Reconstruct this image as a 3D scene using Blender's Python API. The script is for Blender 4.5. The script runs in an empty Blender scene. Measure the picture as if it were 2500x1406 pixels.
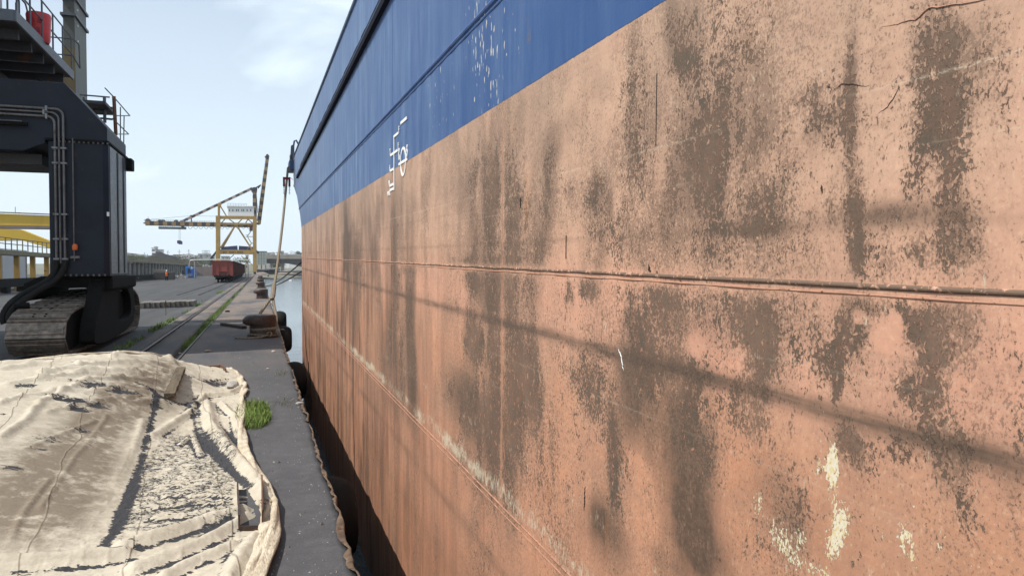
import bpy, math, random
import numpy as np
from mathutils import Vector, Matrix

S = bpy.context.scene
COL = S.collection
rad = math.radians
random.seed(7)
rng = np.random.default_rng(7)

# ------------------------------------------------------------------ camera, sky, sun, exposure
CAM_H = 1.9
YAW, PITCH, FPX = rad(18.8636), rad(1.4321), 1800.0
cam_d = bpy.data.cameras.new('camera')
cam_d.sensor_width = 36.0
cam_d.lens = 36.0 * FPX / 2500.0
cam_d.clip_start, cam_d.clip_end = 0.05, 6000
cam = bpy.data.objects.new('camera', cam_d)
COL.objects.link(cam)
cam.location = (0, 0, CAM_H)
cam.rotation_euler = (rad(90) - PITCH, 0, -YAW)
S.camera = cam

SUN_EL, SUN_AZ = rad(56), rad(180 + 12)          # azimuth measured from +X towards +Y: the sun stands over the yard
sun_dir = Vector((math.cos(SUN_EL) * math.cos(SUN_AZ), math.cos(SUN_EL) * math.sin(SUN_AZ), math.sin(SUN_EL)))
sl = bpy.data.lights.new('sun', 'SUN')
sl.energy = 4.4
sl.angle = rad(0.5)
sl.color = (1.0, 0.955, 0.88)
so = bpy.data.objects.new('sun', sl)
COL.objects.link(so)
so.rotation_euler = (-sun_dir).to_track_quat('-Z', 'Y').to_euler()
so.location = (-60, 0, 90)

S.view_settings.view_transform = 'Standard'
S.view_settings.look = 'None'
S.view_settings.exposure = 0.22
S.view_settings.gamma = 1
S.view_settings.use_curve_mapping = False

W = bpy.data.worlds.new('World')
S.world = W
W.use_nodes = True
wt = W.node_tree
wt.nodes.clear()
def wn(t, **k):
    n = wt.nodes.new(t)
    for a, b in k.items(): setattr(n, a, b)
    return n
w_out = wn('ShaderNodeOutputWorld'); w_bg = wn('ShaderNodeBackground')
w_bg.inputs['Strength'].default_value = 0.12
sky = wn('ShaderNodeTexSky', sky_type='NISHITA')
sky.sun_disc = False
sky.sun_elevation = SUN_EL
sky.sun_rotation = math.atan2(sun_dir.x, sun_dir.y)
sky.air_density, sky.dust_density, sky.ozone_density = 1.0, 1.6, 1.5
w_tc = wn('ShaderNodeTexCoord')
w_map = wn('ShaderNodeMapping'); w_map.inputs['Scale'].default_value = (1.2, 1.2, 3.6)
w_map.inputs['Location'].default_value = (0.35, 0.1, 0.22)
w_no = wn('ShaderNodeTexNoise'); w_no.inputs['Scale'].default_value = 2.1
w_no.inputs['Detail'].default_value = 7; w_no.inputs['Roughness'].default_value = 0.52
w_no.inputs['Distortion'].default_value = 0.35
w_rp = wn('ShaderNodeValToRGB')
w_rp.color_ramp.elements[0].position = 0.31; w_rp.color_ramp.elements[0].color = (0, 0, 0, 1)
w_rp.color_ramp.elements[1].position = 0.61; w_rp.color_ramp.elements[1].color = (1, 1, 1, 1)
w_sx = wn('ShaderNodeSeparateXYZ')
w_hz = wn('ShaderNodeMapRange'); w_hz.clamp = True                    # thin veil of cloud towards the horizon
w_hz.inputs['From Min'].default_value = 0.0; w_hz.inputs['From Max'].default_value = 0.34
w_hz.inputs['To Min'].default_value = 0.94; w_hz.inputs['To Max'].default_value = 0.52
w_mx = wn('ShaderNodeMath', operation='MAXIMUM')
w_ml = wn('ShaderNodeMath', operation='MULTIPLY'); w_ml.inputs[1].default_value = 0.92
w_mix = wn('ShaderNodeMix', data_type='RGBA')
w_mix.inputs['B'].default_value = (6.6, 7.6, 8.35, 1)
L = wt.links.new
L(w_tc.outputs['Generated'], w_map.inputs['Vector']); L(w_map.outputs[0], w_no.inputs['Vector'])
L(w_no.outputs['Fac'], w_rp.inputs['Fac']); L(w_tc.outputs['Generated'], w_sx.inputs[0])
L(w_sx.outputs['Z'], w_hz.inputs['Value']); L(w_rp.outputs['Color'], w_ml.inputs[0])
L(w_ml.outputs[0], w_mx.inputs[0]); L(w_hz.outputs[0], w_mx.inputs[1])
L(w_mx.outputs[0], w_mix.inputs['Factor']); L(sky.outputs[0], w_mix.inputs['A'])
L(w_mix.outputs['Result'], w_bg.inputs['Color']); L(w_bg.outputs[0], w_out.inputs[0])

# ------------------------------------------------------------------ where a line of sight of the survey photograph meets the site
_fw = np.array([math.sin(YAW) * math.cos(PITCH), math.cos(YAW) * math.cos(PITCH), -math.sin(PITCH)])
_rt = np.array([math.cos(YAW), -math.sin(YAW), 0.0])
_up = np.cross(_rt, _fw)
_C = np.array([0, 0, CAM_H])
def ray(x, y): return _fw + _rt * (x - 1250) / FPX - _up * (y - 703) / FPX
def gnd(x, y, z=0.0):
    d = ray(x, y); return _C + d * (z - CAM_H) / d[2]
def at(x, y, Y):
    d = ray(x, y); return _C + d * Y / d[1]
def V(p): return Vector((float(p[0]), float(p[1]), float(p[2])))

# ship axes (bow trimmed up about a degree)
E1 = ray(622, 624); E1 /= np.linalg.norm(E1)
EN = np.cross(E1, [0, 0, 1]); EN /= np.linalg.norm(EN)
E3 = np.cross(EN, E1)
SHIP_O = np.array([1.45, 0, CAM_H])
def hull(x, y):
    d = ray(x, y); t = ((SHIP_O - _C) @ EN) / (d @ EN); p = _C + d * t - SHIP_O
    return float(p @ E1), float(p @ E3)
def ship_w(u, v, x=0.0): return SHIP_O + E1 * u + E3 * v + EN * x

# ------------------------------------------------------------------ numpy noise
_tab = np.random.default_rng(3).random((256, 256))
def vnoise(x, y):
    xi, yi = np.floor(x).astype(int), np.floor(y).astype(int)
    fx, fy = x - xi, y - yi
    fx, fy = fx * fx * (3 - 2 * fx), fy * fy * (3 - 2 * fy)
    a = _tab[xi & 255, yi & 255]; b = _tab[(xi + 1) & 255, yi & 255]
    c = _tab[xi & 255, (yi + 1) & 255]; d = _tab[(xi + 1) & 255, (yi + 1) & 255]
    return (a * (1 - fx) + b * fx) * (1 - fy) + (c * (1 - fx) + d * fx) * fy
def fbm(x, y, o=4, g=0.5):
    s, a, t = 0, 1.0, 0
    for k in range(o):
        s = s + a * vnoise(x * 2 ** k + 17.3 * k, y * 2 ** k + 5.1 * k); t += a; a *= g
    return s / t
def sstep(a, b, x):
    t = np.clip((x - a) / (b - a), 0, 1); return t * t * (3 - 2 * t)

# ------------------------------------------------------------------ node helper
class NT:
    def __init__(s, name):
        s.m = bpy.data.materials.new(name); s.m.use_nodes = True
        s.t = s.m.node_tree; s.t.nodes.clear()
        s.out = s.t.nodes.new('ShaderNodeOutputMaterial')
        s.b = s.t.nodes.new('ShaderNodeBsdfPrincipled')
        s.t.links.new(s.b.outputs[0], s.out.inputs[0])
        s.tc = s.t.nodes.new('ShaderNodeTexCoord')
        s.obj = s.tc.outputs['Object']
    def put(s, sock, v):
        if isinstance(v, bpy.types.NodeSocket): s.t.links.new(v, sock)
        elif isinstance(v, (tuple, list)) and len(v) == 3 and sock.type == 'RGBA': sock.default_value = (*v, 1)
        else: sock.default_value = v
    def node(s, t, ins=None, **k):
        n = s.t.nodes.new(t)
        for a, b in k.items(): setattr(n, a, b)
        for a, b in (ins or {}).items(): s.put(n.inputs[a], b)
        return n
    def map(s, vec, scale=(1, 1, 1), loc=(0, 0, 0), rot=(0, 0, 0)):
        return s.node('ShaderNodeMapping', {'Vector': vec, 'Scale': scale, 'Location': loc, 'Rotation': rot}).outputs[0]
    def noise(s, vec, scale=1.0, detail=4, rough=0.55, dist=0.0):
        return s.node('ShaderNodeTexNoise', {'Vector': vec, 'Scale': scale, 'Detail': detail, 'Roughness': rough, 'Distortion': dist}).outputs['Fac']
    def voro(s, vec, scale=1.0, feature='F1', rand=1.0, out='Distance'):
        return s.node('ShaderNodeTexVoronoi', {'Vector': vec, 'Scale': scale, 'Randomness': rand}, feature=feature).outputs[out]
    def math(s, op, a, b=0.0, c=0.0):
        n = s.node('ShaderNodeMath', operation=op)
        s.put(n.inputs[0], a); s.put(n.inputs[1], b); s.put(n.inputs[2], c)
        return n.outputs[0]
    def add(s, a, b): return s.math('ADD', a, b)
    def sub(s, a, b): return s.math('SUBTRACT', a, b)
    def mul(s, a, b): return s.math('MULTIPLY', a, b)
    def rng(s, v, a, b, c=0.0, d=1.0, smooth=False):
        n = s.node('ShaderNodeMapRange', {'Value': v, 'From Min': a, 'From Max': b, 'To Min': c, 'To Max': d})
        n.clamp = True
        if smooth: n.interpolation_type = 'SMOOTHSTEP'
        return n.outputs[0]
    def mix(s, f, a, b):
        n = s.t.nodes.new('ShaderNodeMix'); n.data_type = 'RGBA'
        s.put(n.inputs['Factor'], f); s.put(n.inputs['A'], a); s.put(n.inputs['B'], b)
        return n.outputs['Result']
    def attr(s, name): return s.node('ShaderNodeAttribute', attribute_name=name).outputs['Fac']
    def sep(s, vec):
        n = s.node('ShaderNodeSeparateXYZ', {0: vec}); return n.outputs
    def line(s, v, c, w):          # bell curve round v = c
        return s.math('POWER', 2.718, s.mul(s.math('POWER', s.math('DIVIDE', s.sub(v, c), w), 2.0), -1.0))
    def bump(s, h, dist=0.01, strength=1.0, normal=None):
        n = s.node('ShaderNodeBump', {'Height': h, 'Distance': dist, 'Strength': strength})
        if normal is not None: s.put(n.inputs['Normal'], normal)
        return n.outputs[0]
    def fin(s, col, rough=0.7, metal=0.0, normal=None, spec=0.5):
        s.put(s.b.inputs['Base Color'], col); s.put(s.b.inputs['Roughness'], rough); s.put(s.b.inputs['Metallic'], metal)
        s.put(s.b.inputs['Specular IOR Level'], spec)
        if normal is not None: s.put(s.b.inputs['Normal'], normal)
        return s.m

def paint(name, c1, c2=None, rough=0.6, scale=3.0, rust=0.0, metal=0.0, bump=0.002, spec=0.4, dirt=0.25, rustc=(0.13, 0.055, 0.025)):
    """weathered paint: two tones, grime, optional rust blooms, fine relief"""
    n = NT(name)
    c2 = c2 or tuple(x * 0.72 for x in c1)
    a = n.noise(n.obj, scale, 6, 0.6)
    col = n.mix(n.rng(a, 0.35, 0.68), c1, c2)
    st = n.noise(n.map(n.obj, (scale * 5, scale * 5, scale * 0.5)), 1.0, 4, 0.6)
    col = n.mix(n.mul(n.rng(st, 0.5, 0.75), dirt), col, tuple(x * 0.3 + 0.012 for x in c1))
    if rust:
        r = n.noise(n.obj, scale * 2.6, 8, 0.68)
        col = n.mix(n.rng(r, 0.62 - rust * 0.2, 0.66 - rust * 0.2), col, n.mix(n.noise(n.obj, scale * 14, 4), rustc, tuple(x * 0.4 for x in rustc)))
    f = n.noise(n.obj, scale * 30, 5, 0.6)
    return n.fin(col, n.rng(f, 0.3, 0.7, max(rough - 0.12, 0.05), min(rough + 0.15, 1)), metal, n.bump(f, bump, 0.6), spec)

# ------------------------------------------------------------------ mesh builder
ORG = {}
class MB:
    def __init__(s): s.v, s.f, s.mi = [], [], []
    def _add(s, vs, fs, m=0):
        k = len(s.v); s.v += [tuple(map(float, v)) for v in vs]
        s.f += [tuple(i + k for i in f) for f in fs]; s.mi += [m] * len(fs); return s
    def box(s, lo, hi, m=0):
        (x0, y0, z0), (x1, y1, z1) = lo, hi
        return s._add([(x0, y0, z0), (x1, y0, z0), (x1, y1, z0), (x0, y1, z0), (x0, y0, z1), (x1, y0, z1), (x1, y1, z1), (x0, y1, z1)],
                      [(0, 3, 2, 1), (4, 5, 6, 7), (0, 1, 5, 4), (1, 2, 6, 5), (2, 3, 7, 6), (3, 0, 4, 7)], m)
    def bar(s, p, q, w, h=None, up=(0, 0, 1), m=0):
        h = h or w; p, q = V(p), V(q); d = (q - p).normalized(); u = Vector(up)
        if abs(d.dot(u)) > 0.98: u = Vector((0, 1, 0))
        r = d.cross(u).normalized(); u = r.cross(d)
        vs = []
        for c in (p, q):
            for a, b in ((-1, -1), (1, -1), (1, 1), (-1, 1)): vs.append(c + r * a * w / 2 + u * b * h / 2)
        return s._add(vs, [(0, 1, 2, 3), (7, 6, 5, 4), (0, 4, 5, 1), (1, 5, 6, 2), (2, 6, 7, 3), (3, 7, 4, 0)], m)
    def tube(s, pts, r, n=8, m=0, cap=True):
        pts = [V(p) for p in pts]; rs = r if isinstance(r, (list, tuple, np.ndarray)) else [r] * len(pts)
        vs, fs = [], []; prev = None
        for i, p in enumerate(pts):
            d = (pts[min(i + 1, len(pts) - 1)] - pts[max(i - 1, 0)]).normalized()
            if prev is None:
                a = Vector((0, 0, 1)) if abs(d.z) < 0.9 else Vector((1, 0, 0)); a = d.cross(a).normalized()
            else:
                a = (prev - d * prev.dot(d)).normalized()
            prev = a; b = d.cross(a)
            for k in range(n):
                t = 2 * math.pi * k / n; vs.append(p + (a * math.cos(t) + b * math.sin(t)) * float(rs[i]))
        for i in range(len(pts) - 1):
            for k in range(n):
                j = (k + 1) % n; fs.append((i * n + k, i * n + j, (i + 1) * n + j, (i + 1) * n + k))
        if cap: fs += [tuple(range(n))[::-1], tuple((len(pts) - 1) * n + k for k in range(n))]
        return s._add(vs, fs, m)
    def prism(s, poly, axis, a, b, m=0):
        """extrude a 2-D polygon along axis between a and b"""
        def mk(p, t): return {'x': (t, p[0], p[1]), 'y': (p[0], t, p[1]), 'z': (p[0], p[1], t)}[axis]
        n = len(poly); vs = [mk(p, a) for p in poly] + [mk(p, b) for p in poly]
        fs = [tuple(range(n)), tuple(range(2 * n - 1, n - 1, -1))] + [(i, i + n, (i + 1) % n + n, (i + 1) % n) for i in range(n)]
        return s._add(vs, fs, m)
    def rings(s, rings, n=24, c=(0, 0, 0), m=0):
        """stack of ellipses (z, dx, rx, ry) -> closed body"""
        vs, fs = [], []
        for z, dx, rx, ry in rings:
            for k in range(n):
                t = 2 * math.pi * k / n; vs.append((c[0] + dx + rx * math.cos(t), c[1] + ry * math.sin(t), c[2] + z))
        for i in range(len(rings) - 1):
            for k in range(n):
                j = (k + 1) % n; fs.append((i * n + k, i * n + j, (i + 1) * n + j, (i + 1) * n + k))
        fs += [tuple(range(n))[::-1], tuple((len(rings) - 1) * n + k for k in range(n))]
        return s._add(vs, fs, m)
    def torus(s, c, R, r, axis='x', n=28, k=12, squash=1.0, m=0):
        vs, fs = [], []
        for i in range(n):
            a = 2 * math.pi * i / n
            for j in range(k):
                b = 2 * math.pi * j / k
                rr = R + r * math.cos(b); h = r * squash * math.sin(b)
                p = {'x': (h, rr * math.cos(a), rr * math.sin(a)), 'z': (rr * math.cos(a), rr * math.sin(a), h), 'y': (rr * math.cos(a), h, rr * math.sin(a))}[axis]
                vs.append((c[0] + p[0], c[1] + p[1], c[2] + p[2]))
        for i in range(n):
            for j in range(k):
                fs.append((i * k + j, i * k + (j + 1) % k, ((i + 1) % n) * k + (j + 1) % k, ((i + 1) % n) * k + j))
        return s._add(vs, fs, m)
    def build(s, name, mats, parent=None, smooth=False, bevel=0.0):
        me = bpy.data.meshes.new(name)
        org = ORG.get(parent.name, Vector((0, 0, 0))) if parent else Vector((0, 0, 0))
        me.from_pydata([(x - org.x, y - org.y, z - org.z) for x, y, z in s.v], [], s.f)
        mats = mats if isinstance(mats, (list, tuple)) else [mats]
        for q in mats: me.materials.append(q)
        if len(mats) > 1: me.polygons.foreach_set('material_index', s.mi)
        me.validate(); me.update()
        import bmesh
        bm = bmesh.new(); bm.from_mesh(me); bmesh.ops.recalc_face_normals(bm, faces=bm.faces[:]); bm.to_mesh(me); bm.free()
        o = bpy.data.objects.new(name, me); COL.objects.link(o)
        if smooth:
            for p in me.polygons: p.use_smooth = True
            try: me.set_sharp_from_angle(angle=rad(40))
            except Exception: pass
        if bevel:
            b = o.modifiers.new('edge', 'BEVEL'); b.width = bevel; b.segments = 2; b.limit_method = 'ANGLE'; b.angle_limit = rad(40)
        if parent: o.parent = parent; ORG[o.name] = org
        else: ORG[o.name] = Vector((0, 0, 0))
        return o

def grid_obj(name, X, Y, Z, mat, parent=None, attrs=None, smooth=True, flip=False):
    """one sheet from 2-D numpy arrays of coordinates"""
    r, c = X.shape
    co = np.stack([X, Y, Z], -1).reshape(-1, 3).astype(np.float32)
    org = ORG.get(parent.name) if parent else None
    if org is not None: co = co - np.array(org, dtype=np.float32)
    i = np.arange(r * c).reshape(r, c)
    q = np.stack([i[:-1, :-1], i[:-1, 1:], i[1:, 1:], i[1:, :-1]], -1).reshape(-1, 4)
    if flip: q = q[:, ::-1]
    me = bpy.data.meshes.new(name)
    me.vertices.add(len(co)); me.vertices.foreach_set('co', co.ravel())
    me.loops.add(q.size); me.loops.foreach_set('vertex_index', q.ravel().astype(np.int32))
    me.polygons.add(len(q)); me.polygons.foreach_set('loop_start', np.arange(0, q.size, 4, dtype=np.int32))
    me.polygons.foreach_set('use_smooth', np.full(len(q), smooth))
    me.update(calc_edges=True); me.validate()
    for k, a in (attrs or {}).items():
        at_ = me.attributes.new(k, 'FLOAT', 'POINT'); at_.data.foreach_set('value', a.ravel().astype(np.float32))
    me.materials.append(mat)
    o = bpy.data.objects.new(name, me); COL.objects.link(o)
    if parent: o.parent = parent
    ORG[o.name] = Vector(org) if org is not None else Vector((0, 0, 0))
    return o

def tag(o, label=None, cat=None, group=None, kind=None):
    if label: o['label'] = label
    if cat: o['category'] = cat
    if group: o['group'] = group
    if kind: o['kind'] = kind
    return o
def thing(name, loc, label, cat, group=None):
    o = bpy.data.objects.new(name, None); COL.objects.link(o); o.location = V(loc); o.empty_display_size = 0.3
    ORG[o.name] = V(loc); return tag(o, label, cat, group)
def struct(o): o['kind'] = 'structure'; return o
def dup(root, loc, label=None, rotz=None, scale=None):
    def cp(o, par):
        c = o.copy(); COL.objects.link(c)
        if par is not None: c.parent = par
        for ch in kids.get(o.name, []): cp(ch, c)
        return c
    kids = {}
    for o in list(COL.objects):
        if o.parent: kids.setdefault(o.parent.name, []).append(o)
    r = cp(root, None); r.location = V(loc)
    if label: r['label'] = label
    if rotz is not None: r.rotation_euler.z = rotz
    if scale: r.scale = (scale,) * 3
    return r
def bez(p0, p1, p2, p3, n=14):
    p0, p1, p2, p3 = map(V, (p0, p1, p2, p3)); o = []
    for i in range(n + 1):
        t = i / n; o.append(p0 * (1 - t) ** 3 + p1 * 3 * t * (1 - t) ** 2 + p2 * 3 * t * t * (1 - t) + p3 * t ** 3)
    return o
def resample(pts, n):
    pts = np.array(pts, float); d = np.r_[0, np.cumsum(np.linalg.norm(np.diff(pts, axis=0), axis=1))]
    t = np.linspace(0, d[-1], n); return np.stack([np.interp(t, d, pts[:, k]) for k in range(pts.shape[1])], 1)

M = {}

# ------------------------------------------------------------------ materials
def m_hull():
    n = NT('hull_paint')
    _, u, v = n.sep(n.obj)[0], n.sep(n.obj)[1], n.sep(n.obj)[2]
    p = n.node('ShaderNodeCombineXYZ', {0: u, 1: v, 2: 0.0}).outputs[0]
    peelA, softA, chipA, splA = n.attr('peel'), n.attr('soft'), n.attr('chip'), n.attr('splash')
    # --- red primer / antifouling
    big = n.noise(p, 0.9, 6, 0.6)
    med = n.noise(p, 5.0, 6, 0.62)
    t = n.rng(n.add(v, n.mul(n.sub(big, 0.5), 0.7)), -0.75, 0.25)
    red = n.mix(t, (0.565, 0.268, 0.16), (0.565, 0.352, 0.245))
    red = n.mix(n.mul(n.mul(n.rng(v, -0.22, -0.5), n.rng(u, 4.0, 1.5)), n.rng(med, 0.35, 0.6, 0.35, 0.9)), red, (0.47, 0.215, 0.115))
    pink = n.mul(n.line(n.add(v, n.mul(n.sub(med, 0.5), 0.25)), -0.26, 0.22), 0.75)
    red = n.mix(pink, red, (0.65, 0.325, 0.22))
    red = n.mix(n.mul(n.rng(big, 0.45, 0.7), 0.45), red, (0.40, 0.24, 0.165))
    red = n.mix(n.mul(n.rng(med, 0.48, 0.72), 0.38), red, (0.38, 0.20, 0.14))
    fine = n.noise(p, 38.0, 6, 0.65)
    red = n.mix(n.mul(n.rng(fine, 0.5, 0.72), 0.28), red, (0.33, 0.19, 0.135))
    red = n.mix(n.mul(n.rng(fine, 0.5, 0.28), 0.16), red, (0.70, 0.46, 0.34))
    # the run of old water marks: soft vertical streaks, stronger and darker forward and low
    sv = n.noise(n.map(p, (7.5, 0.42, 1)), 1.0, 7, 0.68)
    sv2 = n.noise(n.map(p, (2.3, 0.25, 1)), 1.0, 5, 0.6)
    fwd = n.rng(u, 3.0, 13.0)
    low = n.rng(v, 0.6, -0.9)
    red = n.mix(n.mul(n.mul(n.rng(u, 2.2, 8.0), n.rng(v, -0.35, -1.25)), n.rng(sv2, 0.3, 0.65, 0.12, 0.6)), red, (0.36, 0.165, 0.10))
    k = n.mul(n.rng(n.add(n.mul(sv, 0.65), n.mul(sv2, 0.35)), 0.46, 0.57), n.add(0.12, n.mul(n.mul(fwd, low), 0.48)))
    red = n.mix(k, red, (0.155, 0.075, 0.048))
    sv3 = n.noise(n.map(p, (3.1, 0.52, 1), loc=(4, 2, 0)), 1.0, 9, 0.68)
    red = n.mix(n.mul(n.rng(sv3, 0.50, 0.565), n.mul(n.rng(u, 4.5, 11.0), n.add(0.30, n.mul(low, 0.62)))), red, n.mix(sv2, (0.075, 0.05, 0.04), (0.15, 0.075, 0.05)))
    red = n.mix(n.mul(n.rng(sv3, 0.46, 0.40), n.mul(fwd, 0.45)), red, (0.58, 0.34, 0.22))
    # clouds of grime with a grainy edge
    n8 = n.noise(n.map(p, (1.0, 0.7, 1)), 2.3, 9, 0.70, 0.4)
    n9 = n.noise(n.map(p, (1.3, 0.55, 1), loc=(9, 3, 0)), 0.9, 7, 0.62)
    upz = n.rng(v, -0.45, 0.05, 0.35, 1.0)
    G = n.rng(n.add(n.add(n.mul(n8, 0.6), n.mul(n9, 0.4)), n.add(n.mul(peelA, 0.13), n.mul(softA, 0.08))), 0.43, 0.68)
    G = n.mul(G, n.rng(upz, 0, 1, 0.45, 1.0))
    red = n.mix(n.mul(G, 0.66), red, n.mix(big, (0.315, 0.195, 0.130), (0.255, 0.165, 0.110)))
    gr = n.noise(n.map(p, (1, 0.7, 1)), 150.0, 2, 0.6)
    gr2 = n.noise(n.map(p, (1, 0.7, 1)), 62.0, 3, 0.6)
    sk = n.rng(n.add(n.add(n.mul(gr, 0.55), n.mul(gr2, 0.45)), n.add(n.mul(G, 0.22), n.mul(peelA, 0.05))), 0.60, 0.65)
    red = n.mix(n.mul(sk, 0.62), red, (0.15, 0.098, 0.072))
    lt = n.rng(n.add(n.mul(gr2, 0.7), n.mul(gr, 0.3)), 0.44, 0.38)
    red = n.mix(n.mul(lt, 0.34), red, (0.63, 0.42, 0.28))
    # grime thinned along the length
    gl = n.noise(n.map(p, (0.8, 11.0, 1), rot=(0, 0, 0.02)), 1.0, 6, 0.6)
    red = n.mix(n.mul(n.rng(gl, 0.55, 0.75), 0.30), red, (0.26, 0.165, 0.12))
    upg = n.rng(n.add(v, n.mul(n.sub(big, 0.5), 0.5)), 0.25, 0.85)
    red = n.mix(n.mul(upg, n.rng(sv2, 0.35, 0.7, 0.12, 0.5)), red, (0.375, 0.275, 0.20))
    # soft soot and smears
    sm = n.math('MULTIPLY', softA, n.rng(n.add(n.mul(med, 0.6), n.mul(sv, 0.4)), 0.30, 0.62, 0.35, 1.0))
    red = n.mix(n.math('MINIMUM', sm, 0.93), red, n.mix(n.rng(fine, 0.35, 0.7), (0.062, 0.042, 0.031), (0.115, 0.075, 0.052)))
    # --- flaked paint: clusters of peeled cells
    wv = n.map(p, (1.25, 0.8, 1))
    c1 = n.noise(wv, 74.0, 5, 0.62, 0.6)
    c2 = n.noise(wv, 17.0, 4, 0.55, 0.3)
    c3 = n.noise(wv, 130.0, 3, 0.6)
    c0 = n.noise(wv, 3.2, 5, 0.6)
    nn = n.add(n.add(n.mul(n.sub(c1, 0.5), 1.75), n.mul(n.sub(c2, 0.5), 0.95)), n.add(n.mul(n.sub(c3, 0.5), 0.55), n.mul(n.sub(c0, 0.5), 0.45)))
    h = n.add(nn, n.add(n.mul(peelA, 0.46), -0.355))
    praw = n.rng(h, -0.03, 0.04)
    hn = n.rng(n.noise(n.map(p, (1.15, 0.8, 1), loc=(5, 5, 0)), 32.0, 7, 0.74, 0.5), 0.375, 0.44)
    peel = n.mul(n.mul(praw, hn), n.rng(n.add(c0, n.mul(peelA, 0.12)), 0.36, 0.58, 0.62, 1.0))
    hole = n.mul(praw, n.sub(1.0, hn))
    halo = n.rng(h, -0.30, 0.0)
    pc = n.mix(n.rng(c2, 0.4, 0.62), (0.108, 0.064, 0.045), (0.066, 0.056, 0.041))
    pc = n.mix(n.mul(n.rng(c3, 0.45, 0.7), 0.6), pc, (0.155, 0.098, 0.070))
    red = n.mix(n.mul(halo, 0.50), red, (0.295, 0.178, 0.118))
    red = n.mix(n.mul(peel, n.rng(c0, 0.32, 0.62, 0.55, 0.92)), red, pc)
    red = n.mix(n.mul(hole, 0.78), red, n.mix(t, (0.47, 0.225, 0.135), (0.49, 0.31, 0.205)))
    # small scattered pits, rust spots
    pit = n.voro(p, 9.0, out='Distance'); pr = n.noise(p, 2.4, 3)
    pitm = n.mul(n.rng(pit, 0.075, 0.045), n.rng(pr, 0.5, 0.6))
    red = n.mix(n.mul(pitm, 0.85), red, (0.10, 0.045, 0.03))
    pit2 = n.voro(n.map(p, (1, 0.55, 1)), 34.0); pit2m = n.mul(n.rng(pit2, 0.11, 0.06), n.rng(n.noise(p, 4.1, 3), 0.5, 0.62))
    red = n.mix(n.mul(pit2m, 0.8), red, (0.085, 0.05, 0.04))
    rs = n.mul(n.rng(n.voro(n.map(p, (1, 0.6, 1)), 1.6), 0.10, 0.02), n.rng(med, 0.4, 0.6))
    red = n.mix(n.mul(rs, 0.7), red, (0.30, 0.10, 0.02))
    rr_ = n.mul(n.rng(n.noise(n.map(p, (4.5, 0.5, 1), loc=(2, 8, 0)), 1.0, 7, 0.66), 0.60, 0.68), n.rng(n.noise(p, 1.3, 3), 0.48, 0.6))
    red = n.mix(n.mul(rr_, 0.5), red, (0.36, 0.15, 0.055))
    # white and yellow undercoat laid bare
    ch = n.add(n.add(n.mul(n.noise(n.map(p, (1.4, 0.7, 1)), 85.0, 4, 0.65, 0.4), 1.25), n.mul(c2, 0.35)), n.add(n.mul(chipA, 0.38), -0.53))
    chip = n.rng(ch, 0.585, 0.605)
    red = n.mix(n.mul(chip, 0.92), red, n.mix(n.rng(c1, 0.48, 0.58), (0.66, 0.61, 0.47), (0.62, 0.50, 0.25)))
    # long thin scrapes along the hull
    wob = n.mul(n.sub(n.noise(n.map(p, (3, 0, 0)), 1.0, 4), 0.5), 0.02)
    vw = n.add(v, wob)
    brk = n.mul(n.rng(n.noise(n.map(p, (70, 160, 1)), 1.0, 4, 0.7), 0.44, 0.58), n.rng(n.noise(n.map(p, (1.4, 9, 1)), 1.0, 4, 0.6), 0.42, 0.56))
    scr = None
    for c, w, a in ((0.418, 0.0042, 0.55), (0.60, 0.003, 0.14), (0.265, 0.003, 0.22), (-0.62, 0.005, 0.26), (-0.83, 0.005, 0.22), (-0.30, 0.004, .2)):
        q = n.mul(n.line(vw, c, w), a); scr = q if scr is None else n.math('MAXIMUM', scr, q)
    red = n.mix(n.mul(scr, brk), red, (0.62, 0.50, 0.37))
    # dark smear bands running the length of the ship (fender rub marks)
    smr = None
    for c, w, a in ((-0.408, 0.027, 1.0), (0.085, 0.014, 0.42), (-1.98, 0.05, 0.5), (-2.5, 0.09, 0.22), (0.33, 0.012, 0.2)):
        q = n.mul(n.line(n.add(v, n.mul(n.sub(n.noise(n.map(p, (2.2, 1, 1)), 1.0, 5), 0.5), 0.035)), c, w), a)
        smr = q if smr is None else n.math('MAXIMUM', smr, q)
    lg = n.noise(n.map(p, (3.0, 55, 1)), 1.0, 5, 0.6)
    red = n.mix(n.mul(n.mul(smr, n.rng(lg, 0.30, 0.62, 0.35, 1.0)), n.rng(n.noise(n.map(p, (0.9, 0.2, 1), loc=(1.7, 0, 0)), 1.0, 4, 0.6), 0.38, 0.58, 0.25, 1.0)), red, (0.115, 0.073, 0.05))
    dv = n.add(v, n.mul(n.sub(n.noise(n.map(p, (1.3, 0.6, 1)), 1.0, 5, 0.62), 0.5), 0.05))
    db = n.mul(n.line(dv, -0.408, 0.028), n.rng(u, 7.0, 4.0, 0.25, 1.0))
    red = n.mix(n.mul(n.mul(db, n.rng(n.add(n.mul(lg, 0.5), n.mul(med, 0.5)), 0.36, 0.58, 0.35, 0.95)), n.rng(n8, 0.35, 0.6, 0.6, 1.0)), red, n.mix(fine, (0.075, 0.05, 0.036), (0.13, 0.085, 0.06)))
    # scraped band beside the bilge seam
    bz = n.math('MAXIMUM', n.mul(n.line(n.add(v, n.mul(n.sub(n.noise(n.map(p, (1.7, 0.0, 1)), 1.0, 5, 0.6), 0.5), 0.16)), -1.48, 0.075), n.rng(n.noise(n.map(p, (1.1, 0.4, 1), loc=(6, 1, 0)), 1.0, 4, 0.6), 0.35, 0.62, 0.35, 1.1)), n.mul(n.line(v, -1.18, 0.035), 0.22))
    bn = n.add(n.mul(n.noise(n.map(p, (46, 15, 1)), 1.0, 5, 0.74), 0.7), n.mul(n.noise(n.map(p, (3.0, 4.0, 1)), 1.0, 4, 0.6), 0.3))
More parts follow.
